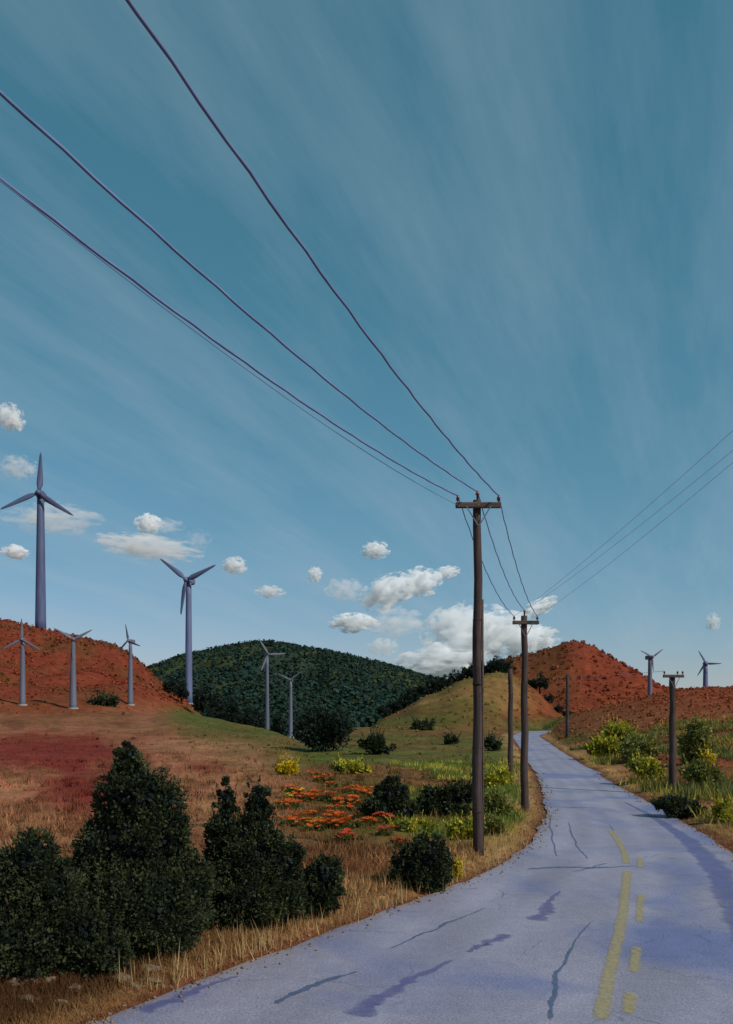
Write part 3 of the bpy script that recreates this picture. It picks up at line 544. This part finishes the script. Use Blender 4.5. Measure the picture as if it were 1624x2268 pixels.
px_shrub('meadow_shrub', 236, [(940, 1607, 24, 12), (928, 1610, 16, 9)], 1000, .5, 'low green shrub on the face of the golden hill', group=G2, c0=lin(30, 44, 30), clump=.5)
px_shrub('meadow_shrub', 325, [(232, 1552, 34, 13), (215, 1556, 22, 9)], 1200, .7, 'low dark shrub between the small turbines on the red hill', group=G2, c0=lin(38, 46, 32), clump=.5)
px_shrub('bank_shrub', 39.5, [(1490, 1786, 42, 15), (1530, 1798, 38, 13), (1515, 1788, 30, 14)], 4200, .1, 'low dark green shrub at the foot of the right bank pole', 'shrub', c0=lin(24, 38, 26), clump=.45)
# big round tree and its kin: trunk > limbs, crown
def tree(name, px_, d, ytop, half, label, group=None, n=2600, size=None, c0=DK0, c1=lin(48, 64, 46), zb=None, mesh=None):
    if name == 'crest_tree': ytop -= 11; half *= 1.15
    X0 = (px_-CX)/F*d; z0 = float(height(np.array([X0]), np.array([float(d)]))[0]) if zb is None else zb
    h = at(px_, ytop, d)[2]-z0; r = half/F*d; root = empty(name, (X0, d, z0)); h = max(h, r*1.3)
    L = [(0, 0, h-r*.8, r*.75, r*.75, r*.8)]
    for k in range(6):
        a = k*1.05+random.uniform(-.3, .3); L.append((r*.5*math.cos(a), r*.5*math.sin(a), h*.52+random.uniform(-.2, .2)*r, r*.55, r*.55, max(h*.3, r*.4)))
    tag(mobj('crown', leaf_mesh('crown', L, n, size or r*.1, c0, c1, M_leaf, clump=.42), root), kind='stuff')
    mb = MB(); mb.tube([(0, 0, -.4), (0, .02*h, h*.3), (.03*h, 0, h*.6), (.02*h, 0, h*.85)], [r*.11, r*.09, r*.06, r*.02], 8, .06)
    for k in range(4):
        a = k*1.6+.4; mb.tube([(0, 0, h*.28), (r*.25*math.cos(a), r*.25*math.sin(a), h*.45), (r*.55*math.cos(a), r*.55*math.sin(a), h*.62)], [r*.06, r*.045, r*.015], 6)
    mb.obj('trunk', M_bark, root, True); return tag(root, label, 'tree', group)
tree('round_tree', 715, 97, 1563, 66, 'big round almost black tree in the gully below the far hill', n=9000, size=.22, c0=lin(22, 36, 30), c1=lin(44, 58, 44))
for i, (x, d, yt, hf) in enumerate([(378, 470, 1503, 20), (402, 455, 1512, 22), (448, 440, 1518, 26), (482, 425, 1530, 26), (515, 410, 1540, 24), (545, 390, 1552, 22), (570, 380, 1560, 20), (617, 350, 1570, 22), (662, 330, 1578, 18)]):
    tree('gully_tree', x, d, yt, hf, ['dark tree on the flank of the left red hill', 'dark tree just left of the second largest turbine base', 'dark tree just right of the second largest turbine base', 'second dark gully tree right of the second largest turbine', 'third dark gully tree right of the second largest turbine', 'fourth dark gully tree right of the second largest turbine', 'dark gully tree just left of the thin pale turbine', 'dark gully tree between the thin pale and small faint turbines', 'dark gully tree between the small faint turbine and big round tree'][i], 'dark trees in the gully', 1500)
ORD = 'first second third fourth fifth sixth seventh eighth ninth tenth eleventh twelfth thirteenth'.split()
CT = [(852, 352, 1572, 15), (872, 356, 1560, 17), (893, 360, 1548, 18), (915, 362, 1534, 19), (938, 364, 1518, 18), (958, 366, 1506, 17), (980, 368, 1503, 17), (1003, 370, 1494, 16), (1024, 370, 1488, 16), (1048, 370, 1478, 20), (1078, 366, 1478, 18), (1102, 362, 1462, 20), (1122, 356, 1468, 16)]
for i, (x, d, yt, hf) in enumerate(CT):
    tree('crest_tree', x, d, yt, hf, {9: 'dark crest tree half hidden behind the tallest utility pole', 11: 'highest dark tree on the golden hill crest', 0: 'lowest dark tree at the left end of the golden hill crest'}.get(i, ORD[i]+' dark tree from the left along the golden hill crest'), 'dark trees along the golden hill crest', 1500)
for i, (x, d, yt, hf, lb) in enumerate([(1196, 332, 1492, 22, 'dark tree on the golden hill right of the second utility pole'), (1178, 336, 1500, 16, 'dark tree directly behind the second utility pole'), (1216, 322, 1536, 14, 'upper small tree on the right edge of the golden hill'), (1236, 318, 1560, 13, 'middle small tree on the right edge of the golden hill'), (1256, 300, 1582, 14, 'dark small tree beside the thin distant pole')]):
    tree('slope_tree', x, d, yt, hf, lb, 'dark trees down the right edge of the golden hill', 1100)
# yellow-green flowering shrubs
YG0, YG1 = lin(96, 108, 44), lin(206, 192, 56)
GG0, GG1 = lin(92, 102, 52), lin(150, 146, 70)
YS = [('yellow flowering shrub highest on the right bank', 80, [(1372, 1622, 30, 14), (1390, 1632, 24, 12)], 0), ('yellow green shrub spilling down toward the right road edge', 66, [(1345, 1652, 26, 16), (1362, 1668, 24, 14)], 0),
      ('olive green shrub in the middle of the right bank', 62, [(1420, 1658, 40, 26), (1400, 1676, 28, 16)], 1), ('bright yellow green shrub left of the right bank pole', 50, [(1432, 1705, 30, 20), (1448, 1722, 24, 16), (1412, 1695, 22, 14)], 0),
      ('small yellow shrub nearest the road on the right bank', 58, [(1318, 1660, 18, 12), (1332, 1676, 16, 9)], 0), ('tall olive green shrub right of the right bank pole', 56, [(1540, 1630, 32, 34), (1548, 1668, 36, 26)], 1),
      ('olive green shrub with yellow heads at the right picture edge', 47, [(1545, 1715, 34, 26), (1575, 1725, 32, 24)], 1), ('small golden yellow bloom bush right of the right bank pole', 55, [(1566, 1688, 12, 14)], 2), ('yellow green tuft low on the right bank by the road', 37, [(1598, 1800, 16, 22), (1605, 1812, 16, 16)], 0),
      ('yellow green shrub on the left verge behind the tallest pole', 43, [(1102, 1730, 26, 18), (1118, 1722, 18, 14)], 0), ('bright green shrub right of the tallest pole', 33, [(1092, 1780, 24, 24), (1108, 1796, 22, 22)], 1), ('yellow green shrub left of the tallest pole foot', 27.5, [(1030, 1834, 34, 18), (1012, 1846, 24, 14)], 0),
      ('mossy green shrub low on the verge by the tallest pole', 28.5, [(1096, 1830, 22, 18), (1088, 1842, 18, 12)], 1), ('small yellow bloom bush right of the round verge shrub', 20.5, [(1012, 1932, 8, 14)], 2), ('yellow bush at the upper left of the orange flowers', 58, [(638, 1706, 22, 14)], 2),
      ('olive yellow shrub above the orange flowers', 62, [(770, 1700, 34, 9), (800, 1706, 22, 8)], 0), ('mustard shrub below the wide dark meadow shrub', 31.5, [(905, 1832, 40, 10), (940, 1834, 30, 9)], 0)]
for (lb, d, lo, kd) in YS:
    c0, c1 = ((YG0, YG1), (GG0, GG1), (lin(150, 136, 36), lin(232, 200, 40)))[kd]
    px_shrub('flowering_shrub', d, lo, 2600, .0026*d+.01, lb, 'shrub', 'yellow green shrubs by the road', c0, c1, stem_r=.03, clump=.5)
# orange flower clumps: stems, leaves, blossoms
def flower_meshes(v, c0, c1):
    mb = MB(); P = []
    for i in range(16):
        a = random.uniform(0, 6.28); q = random.uniform(.05, .55); z = random.uniform(.22, .5)
        p = (q*math.cos(a), q*math.sin(a), z); mb.tube([(p[0]*.4, p[1]*.4, -.05), (p[0]*.8, p[1]*.8, z*.6), p], [.012, .01, .006], 4); P.append(p)
    st = mb.mesh('stalks', M_stalk)
    lf = leaf_mesh('leaves', [(0, 0, .1, .5, .5, .16), (.2, .1, .14, .3, .3, .14)], 420, .07, lin(52, 66, 28), lin(104, 110, 48), M_leaf, core=0, clump=.5)
    V = []; Fs = []; col = []
    for p in P:
        s = random.uniform(.085, .15); t = random.random(); cc = np.array(c0)*(1-t)+np.array(c1)*t; tilt = np.array([random.uniform(-.5, .5), random.uniform(-.5, .5), 1]); tilt /= np.linalg.norm(tilt)
        u = np.cross(tilt, (0, 1, .1)); u /= np.linalg.norm(u); w = np.cross(tilt, u)
        for k in range(6):
            a = k*math.pi/3; b = a+.6; m = a+.3
            q = lambda an, rr, up: np.array(p)+(u*math.cos(an)+w*math.sin(an))*s*rr+tilt*s*up
            n = len(V); V += [np.array(p), q(a-.15, .75, .3), q(m, 1.05, .42), q(b+.15, .75, .3)]; Fs.append((n, n+1, n+2, n+3)); col += [cc*.8, cc, cc*1.1, cc]
    bl = mesh_np('blossoms', np.array(V), np.array(Fs), M_petal, np.array(col)); return st, lf, bl
M_stalk = material('flower_stalk', lin(70, 80, 36), .8, .1)
FV = [flower_meshes(i, lin(198, 84, 34), lin(228, 116, 48)) for i in range(4)]+[flower_meshes(9, lin(190, 64, 44), lin(206, 88, 60)), flower_meshes(8, lin(214, 170, 40), lin(226, 190, 60))]
FP = [(695, 1722, 0), (722, 1735, 0), (738, 1737, 1), (640, 1752, 1), (665, 1755, 2), (690, 1758, 3), (755, 1752, 4), (785, 1750, 0), (806, 1752, 1), (815, 1758, 2), (800, 1766, 0), (650, 1775, 3), (632, 1782, 1), (676, 1772, 0), (700, 1772, 1), (722, 1776, 2), (748, 1774, 3), (780, 1776, 1), (798, 1782, 2), (640, 1792, 2), (760, 1796, 0), (742, 1806, 3), (756, 1815, 1), (720, 1800, 0), (690, 1812, 1), (668, 1820, 2), (645, 1826, 0), (672, 1832, 3), (700, 1836, 0), (726, 1832, 1), (754, 1832, 2), (780, 1830, 3), (806, 1828, 1), (830, 1826, 0), (852, 1824, 4), (693, 1828, 5), (668, 1758, 5), (630, 1770, 5), (770, 1862, 4), (876, 1862, 4), (890, 1884, 4), (860, 1846, 4)]
ROWS = [(0, 1742, 'top'), (1742, 1767, 'second'), (1767, 1790, 'third'), (1790, 1819, 'fourth'), (1819, 1840, 'lowest')]
def flower_label(i):
    x, y, v = FP[i]
    for (a, b, nm) in ROWS:
        if a <= y < b:
            mates = sorted(q[0] for q in FP if a <= q[1] < b); return ORD[mates.index(x)]+' orange flower clump from the left in the '+nm+' row of the meadow patch'
    return 'red flower clump'
for i, (x, y, v) in enumerate(FP):
    d = flatd(y+random.uniform(-4, 4)); X0 = (x+random.uniform(-9, 9)-CX)/F*d; z0 = float(height(np.array([X0]), np.array([d]))[0])
    o = empty('flower_clump', (X0, d, z0), random.uniform(0, 6.28)); s = random.uniform(.7, 1.4)*(d/30)**.35; o.scale = (s*.85, s*.85, s*.62)
    for nm, me_ in zip(('stalks', 'foliage', 'blossoms'), FV[v]): tag(mobj(nm, me_, o), kind='stuff')
    lb = {0: 'topmost single orange flower clump of the patch', 39: 'middle of the three red flowers left of the round verge shrub', 40: 'lowest red flower clump left of the round verge shrub', 41: 'upper red flower clump under the mustard shrub', 38: 'red flower clump alone below the orange patch', 34: 'red flower clump at the right end of the orange patch', 6: 'red orange clump in the upper right of the flower patch'}.get(i, flower_label(i))
    if v == 5: lb = ['small yellow clump low in the orange flower patch', 'yellow clump in the upper orange flower patch', 'yellow clump at the left rim of the orange flower patch'][i-35]
    tag(o, lb, 'flowers', 'orange wildflowers in the meadow')
# pale stones on the near verge
for i, (x, y, s, lb) in enumerate([(272, 2184, 20, 'rounded pale stone by the near road edge'), (335, 2160, 17, 'pale stone under the tall dry grass stalks'), (338, 2178, 10, 'small pale stone nearest the asphalt'), (165, 2208, 18, 'pale stone just below the left shrub'), (45, 2200, 22, 'long pale stone at the left picture edge'), (95, 2196, 16, 'pale stone beside the long left stone'), (130, 2235, 15, 'stone low in the bottom left corner'), (62, 2232, 18, 'flat stone in the bottom left corner'), (300, 2192, 12, 'small stone between two pale verge stones')]):
    d = flatd(y); r = s/F*d; V = []; X0 = (x-CX)/F*d
    import bmesh
    bm = bmesh.new(); bmesh.ops.create_icosphere(bm, subdivisions=2, radius=1)
    for v in bm.verts:
        k = 1+.9*(float(vnoise(v.co.x*1.7+i*5, v.co.y*1.7+v.co.z*1.9, 3+i))-.5); v.co = v.co*k; v.co.x = round(v.co.x*2.6)/2.6*.5+v.co.x*.5; v.co.x *= r*(1.2+.4*(i % 3)); v.co.y *= r*.9; v.co.z *= r*.62
    m = bpy.data.meshes.new('stone'); bm.to_mesh(m); bm.free(); m.materials.append(M_rock)
    o = mobj('stone', m, None, (X0, d, float(height(np.array([X0]), np.array([d]))[0])+r*.1)); o.rotation_euler = (0, 0, random.uniform(-.6, .6)); tag(o, lb, 'stone', 'pale stones on the near verge')

# ------------------------------------------------------------------ utility poles and wires
def pole(px_, ybase, ytop, d, rad, label, arm=None, pin=False, brace=True):
    p = at(px_, ybase, d); X0 = p[0]; z0 = float(height(np.array([X0]), np.array([float(d)]))[0]); h = at(px_, ytop, d)[2]-z0
    root = empty('utility_pole', (X0, d, z0)); n = 14
    pts = [(.02*math.sin(i*1.3), .02*math.cos(i*.9), -.4+(h+.4)*i/n) for i in range(n+1)]
    MB().tube(pts, [rad*(1-.28*i/n) for i in range(n+1)], 14, .035).obj('shaft', M_wood, root, True)
    att = []
    if arm:
        ya, xl, xr = arm; za = at(px_, ya, d)[2]-z0; a, b = (xl-px_)/F*d, (xr-px_)/F*d
        ca = MB(); ca.box(((a+b)/2, -rad*.95, za), (b-a, .13, .16), .02); arm_o = ca.obj('crossarm', M_arm, root)
        for s, q in ((-1, a), (1, b)):
            bm_ = MB(); bm_.tube([(s*.02, -rad*.95-.08, za-.62), (q*.55, -rad*.95-.08, za-.04)], .018, 6); bm_.obj('brace', M_steel, arm_o)
        for q in (a+.07, (a+b)/2 if not pin else None, b-.07):
            if q is None: continue
            if abs(q) < .12: q += .22
            ins = MB(); zt = za+.08
            ins.tube([(q, -rad*.95, zt), (q, -rad*.95, zt+.06), (q, -rad*.95, zt+.061), (q, -rad*.95, zt+.12), (q, -rad*.95, zt+.121), (q, -rad*.95, zt+.18), (q, -rad*.95, zt+.2)], [.02, .02, .055, .045, .055, .04, .02], 10)
            ins.obj('insulator', M_glass, arm_o, True); att.append(np.array([X0+q, d-rad*.95, z0+zt+.2]))
        MB().tube([(0, -rad*.95-.07, za), (0, rad*.9, za)], .022, 8).obj('bolt', M_steel, root)
    if arm and rad < .17:                                # cable conduit and its straps up the lower half
        cd = MB(); cd.tube([(rad*.95, -.06, -.3), (rad*.93, -.06, h*.35), (rad*.86, -.06, h*.72)], .032, 8); cdo = cd.obj('conduit', M_arm, root, True)
        for q in (.12, .3, .48, .66): MB().tube([(0, 0, h*q), (0, 0, h*q+.05)], rad*(1.04-.24*q), 14).obj('strap', M_bark, root, True)
    if pin:
        ins = MB(); ins.tube([(0, 0, h-.05), (0, 0, h+.16), (0, 0, h+.161), (0, 0, h+.24), (0, 0, h+.26)], [.035, .035, .06, .05, .02], 10); ins.obj('top_pin', M_glass, root, True)
        att.insert(1, np.array([X0, d, z0+h+.26]))
    return tag(root, label, 'utility pole', 'wooden utility poles along the road'), att
_, a1 = pole(1058, 1900, 1108, 23.7, .165, 'tallest nearest wooden utility pole with crossarm, left of the road', (1122, 1008, 1108), True)
_, a2 = pole(1162, 1800, 1364, 35, .185, 'second wooden pole with short crossarm right at the left road edge', (1380, 1134, 1192), True)
pole(1131, 1738, 1482, 49.5, .19, 'bare dark pole without crossarm between the second pole and meadow')
p4, _ = pole(1257, 1640, 1492, 140, .34, 'thin distant dark pole beyond the bend below the red hill')
_, a5 = pole(1490, 1760, 1497, 43.2, .21, 'short pole with crossarm on the right bank', (1498, 1466, 1512), False)
def wire(A, B, sag, rad, mat, label, group, n=40, wob=0.0):
    A = np.array(A); B = np.array(B); P = []
    for i in range(n+1):
        t = i/n; p = A*(1-t)+B*t; p[2] -= sag*4*t*(1-t); p[0] += wob*math.sin(i*2.1+sag*9); P.append(p)
    o = MB().tube(P, rad, 6).obj('overhead_wire', mat, None, True); return tag(o, label, 'wire', group)
GW = 'overhead power wires'
def through(A, px_, py_, z):                             # the place where a wire of that height passes a sight line, carried on past the camera
    d = (z-CH)/((HY-py_)/F); q = at(px_, py_, d); return q, A+(q-A)*1.75
for (A, x, y, z, lb) in ((a1[0], 30, 446, 10.35, 'lowest of the three wires running up left from the tallest pole'), (a1[1], 36, 272, 10.5, 'middle of the three wires running up left from the tallest pole'), (a1[2], 281, 20, 10.4, 'highest of the three wires running up left from the tallest pole')):
    q, e = through(A, x, y, z); e[2] = A[2]+.9; wire(A, e, .85, .021, M_wire, lb, GW, 60, .012)
A = a1[0]+np.array([.04, 0, -.3]); q, e = through(A, 108, 530, 10.0); e[2] = A[2]+.9; wire(A, e, .8, .007, M_wire, 'thin faint strand below the three wires left of the tallest pole', GW, 60)
for i, lb in enumerate(('left drooping wire between the two nearest poles', 'middle drooping wire between the two nearest poles', 'right drooping wire between the two nearest poles')):
    wire(a1[i], a2[i], .55, .016, M_wire, lb, GW, 30, .01)
for i, (x, y, z, lb) in enumerate(((1612, 1012, 9.6, 'lower of the faint wires rising right from the second pole'), (1612, 985, 9.8, 'middle of the faint wires rising right from the second pole'), (1612, 940, 9.7, 'upper of the faint wires rising right from the second pole'))):
    A = a2[2-i]; q, e = through(A, x, y, z); e = A+(q-A)*1.4; wire(A, e, .25, .0055, M_wire3, lb, GW, 40)
p4t = at(1258, 1495, 140); wire(p4t, a5[0], .25, .012, M_wire2, 'thin pale wire from the distant pole to the right bank pole', GW, 30)

# ------------------------------------------------------------------ wind turbines
def blade_mesh(Rr, chord, mat):
    V = []; Fs = []; n = 12; k = 8
    for i in range(n+1):
        t = i/n; c = chord*((.42+.58*sst(0, .2, t)) if t < .2 else 1-.72*((t-.2)/.8)**1.1); th = chord*(.34*(1-t)**1.5+.05); tw = .5*(1-t)**2
        if t == 1: c *= .4; th *= .4
        for j in range(k):
            a = 2*math.pi*j/k; x = math.cos(a)*c*.5+c*.12; y = math.sin(a)*th*.5
            V.append((x*math.cos(tw)-y*math.sin(tw), x*math.sin(tw)+y*math.cos(tw)-.02*Rr*t*t, Rr*(.04+.96*t)))
    for i in range(n):
        for j in range(k): Fs.append((i*k+j, i*k+(j+1) % k, (i+1)*k+(j+1) % k, (i+1)*k+j))
    Fs.append(tuple(range(n*k, n*k+k))); Fs.append(tuple(range(k))[::-1])
    return MB().add(V, Fs).mesh('blade', mat, True)
def turbine(px_, ybase, yhub, d, rpx, ang, yaw, label, wb, wt, mat):
    if d < 400:                                          # stand it where the slope meets the base row
        dd = np.geomspace(150, 420, 400); row = HY-(height((px_-CX)/F*dd, dd)-CH)/dd*F; k = int(np.argmax(row <= ybase))
        if row[k] <= ybase: d = float(dd[k])
    X0 = (px_-CX)/F*d; zg = float(height(np.array([X0]), np.array([float(d)]))[0]); zh = at(px_, yhub, d)[2]; h = zh-zg; Rr = rpx/F*d; rb, rt = wb/2/F*d, wt/2/F*d
    root = empty('wind_turbine', (X0, d, zg), R(yaw)); n = 10; top = h-rt*.9
    MB().tube([(0, 0, -1+(top+1)*i/n) for i in range(n+1)], [rb+(rt-rb)*i/n for i in range(n+1)], 18).obj('tower', mat, root, True)
    MB().tube([(0, 0, -.6), (0, 0, .35)], [rb*1.5, rb*1.45], 18).obj('foundation', M_concrete, root)
    nl = rt*5.5; na = MB(); na.box((0, nl*.18, h), (rt*2.1, nl, rt*2.2), rt*.5); na.obj('nacelle', mat, root)
    hb = MB(); y0 = -nl*.32; hr = rt*.95
    hb.tube([(0, y0, h), (0, y0-hr*.5, h), (0, y0-hr*1.1, h), (0, y0-hr*1.5, h), (0, y0-hr*1.7, h)], [hr, hr*1.02, hr*.85, hr*.5, hr*.08], 14); hub = hb.obj('hub', mat, root, True)
    bm_ = blade_mesh(Rr, Rr*.155, mat)
    for k in range(3):
        b = mobj('blade', bm_, root, (0, y0-hr*.55, h)); b.rotation_euler = (0, R(ang+120*k), 0)
    return tag(root, label, 'wind turbine', 'wind turbines on the hills')
M_concrete = material('concrete', lin(150, 146, 140), .9, .2, [(3, .8, 1.1, U)])
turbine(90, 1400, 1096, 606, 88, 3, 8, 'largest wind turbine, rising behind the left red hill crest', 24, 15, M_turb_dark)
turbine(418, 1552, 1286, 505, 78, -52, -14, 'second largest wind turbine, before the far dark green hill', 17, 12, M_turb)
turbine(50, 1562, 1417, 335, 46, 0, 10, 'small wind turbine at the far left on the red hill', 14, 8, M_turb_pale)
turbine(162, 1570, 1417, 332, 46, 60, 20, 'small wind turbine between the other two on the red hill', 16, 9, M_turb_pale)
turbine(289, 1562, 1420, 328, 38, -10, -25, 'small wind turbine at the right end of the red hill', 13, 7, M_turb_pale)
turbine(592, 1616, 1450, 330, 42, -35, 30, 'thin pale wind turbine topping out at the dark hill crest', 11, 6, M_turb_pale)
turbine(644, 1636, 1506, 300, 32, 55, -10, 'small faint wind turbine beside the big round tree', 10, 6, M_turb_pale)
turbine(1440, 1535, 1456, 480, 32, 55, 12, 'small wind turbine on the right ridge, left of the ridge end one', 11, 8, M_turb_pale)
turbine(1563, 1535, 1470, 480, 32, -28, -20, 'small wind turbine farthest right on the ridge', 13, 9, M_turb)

# ------------------------------------------------------------------ clouds: real puffs of vapour
mc = bpy.data.materials.new('cloud_vapour'); mc.use_nodes = True; n = mc.node_tree; n.nodes.clear()
def N(t, **k):
    q = n.nodes.new(t)
    for a, b in k.items(): setattr(q, a, b)
    return q
tcn = N('ShaderNodeTexCoord'); oi = N('ShaderNodeObjectInfo')
ln = N('ShaderNodeVectorMath', operation='LENGTH'); n.links.new(tcn.outputs['Object'], ln.inputs[0])
av = N('ShaderNodeVectorMath', operation='ADD'); sv = N('ShaderNodeVectorMath', operation='SCALE'); sv.inputs[0].default_value = (37, 19, 53)
n.links.new(oi.outputs['Random'], sv.inputs['Scale']); n.links.new(tcn.outputs['Object'], av.inputs[0]); n.links.new(sv.outputs[0], av.inputs[1])
nn = N('ShaderNodeTexNoise'); nn.inputs['Scale'].default_value = 2.6; nn.inputs['Detail'].default_value = 7; nn.inputs['Roughness'].default_value = .62
n.links.new(av.outputs[0], nn.inputs['Vector'])
m1 = N('ShaderNodeMath', operation='MULTIPLY_ADD'); m1.inputs[1].default_value = 7.0; m1.inputs[2].default_value = -3.1   # noise*k - c
n.links.new(nn.outputs['Fac'], m1.inputs[0])
pw = N('ShaderNodeMath', operation='POWER'); pw.inputs[1].default_value = 1.6; n.links.new(ln.outputs['Value'], pw.inputs[0])
m2 = N('ShaderNodeMath', operation='SUBTRACT'); n.links.new(m1.outputs[0], m2.inputs[0]); n.links.new(pw.outputs[0], m2.inputs[1])
mr = N('ShaderNodeMapRange'); mr.inputs[1].default_value = 0; mr.inputs[2].default_value = .12; mr.inputs[3].default_value = 0; mr.inputs[4].default_value = 1; n.links.new(m2.outputs[0], mr.inputs[0])
oc = N('ShaderNodeMath', operation='MULTIPLY'); n.links.new(mr.outputs[0], oc.inputs[0])
at_ = N('ShaderNodeAttribute'); at_.attribute_type = 'OBJECT'; at_.attribute_name = 'density'; n.links.new(at_.outputs['Fac'], oc.inputs[1])
vs = N('ShaderNodeVolumeScatter'); vs.inputs['Color'].default_value = (1, 1, 1, 1); vs.inputs['Anisotropy'].default_value = -.15
n.links.new(oc.outputs[0], vs.inputs['Density']); ou = N('ShaderNodeOutputMaterial'); n.links.new(vs.outputs[0], ou.inputs['Volume'])
bm = bmesh.new(); bmesh.ops.create_icosphere(bm, subdivisions=3, radius=1); cm = bpy.data.meshes.new('cloud'); bm.to_mesh(cm); bm.free(); cm.materials.append(mc)
CL = [(330, 1212, 105, 26, .5, -6, 'long swept cloud left of the second largest turbine'), (328, 1160, 26, 22, 1, 0, 'small bright puff above the long swept cloud'), (368, 1164, 36, 15, .3, 0, 'faint wisp beside the small bright puff above the swept cloud'),
      (24, 925, 26, 30, .9, 0, 'highest cloud scrap at the left edge above the largest turbine'), (40, 1035, 38, 26, .4, 0, 'thin cloud at the left edge beside the largest rotor'), (120, 1150, 95, 30, .35, 0, 'thin spread cloud behind the largest turbine tower'), (34, 1222, 26, 16, .9, 0, 'little low cloud at the left edge under the thin spread cloud'),
      (520, 1252, 25, 20, .7, 0, 'small puff right of the second largest rotor'), (598, 1311, 30, 14, .6, 0, 'small flat cloud above the far dark hill'), (698, 1272, 15, 18, .8, 0, 'tiny lone puff left of the flat double cloud'), (764, 1306, 42, 26, .4, 0, 'thin flat cloud left of the two bright clouds'),
      (832, 1219, 28, 20, .9, 0, 'highest small puff left of the tallest pole'), (860, 1312, 58, 38, 1, 20, 'bright tilted cloud, left of a pair by the tallest pole'), (932, 1288, 42, 32, 1.1, 0, 'bright cloud, right of a pair by the tallest pole'), (990, 1268, 26, 14, .8, 10, 'small sliver of cloud just left of the tallest pole'),
      (785, 1380, 50, 22, .9, 0, 'low bright cloud over the dark hill shoulder'), (880, 1380, 60, 36, .4, 0, 'thin pale cloud between the low bright cloud and the cloud bank'), (850, 1432, 32, 22, .5, 0, 'faint small cloud just above the dark hill'), (1030, 1395, 85, 62, .8, 10, 'tall part of the cloud bank left of the second pole'),
      (985, 1465, 95, 40, .9, 0, 'lowest cloud of the bank, resting behind the crest trees'), (1120, 1408, 75, 52, .8, 0, 'cloud of the bank between the two nearest poles'), (1185, 1415, 50, 32, .8, 0, 'right end of the cloud bank behind the second pole'), (1195, 1345, 38, 18, .8, 25, 'slanting cloud scrap above the second pole crossarm'), (1580, 1378, 13, 22, .7, 0, 'tiny puff alone at the right edge'), (440, 1195, 26, 22, .25, 0, 'barely visible wisp above the second largest rotor')]
for i, (x, y, a, b, dn, rot, lb) in enumerate(CL):
    d = 4600-(y-900)*1.6+(i*37 % 60); p = at(x, y, d); o = mobj('cloud', cm, None, p); rx, rz = a/F*d*1.22, b/F*d*1.08
    o.scale = (rx, (rx+rz)*.6, rz); o.rotation_euler = (0, -R(rot), 0); o['density'] = (dn if dn > .6 else dn*dn*.9)*5.0/rz; tag(o, lb, 'cloud', 'small white clouds low in the sky')
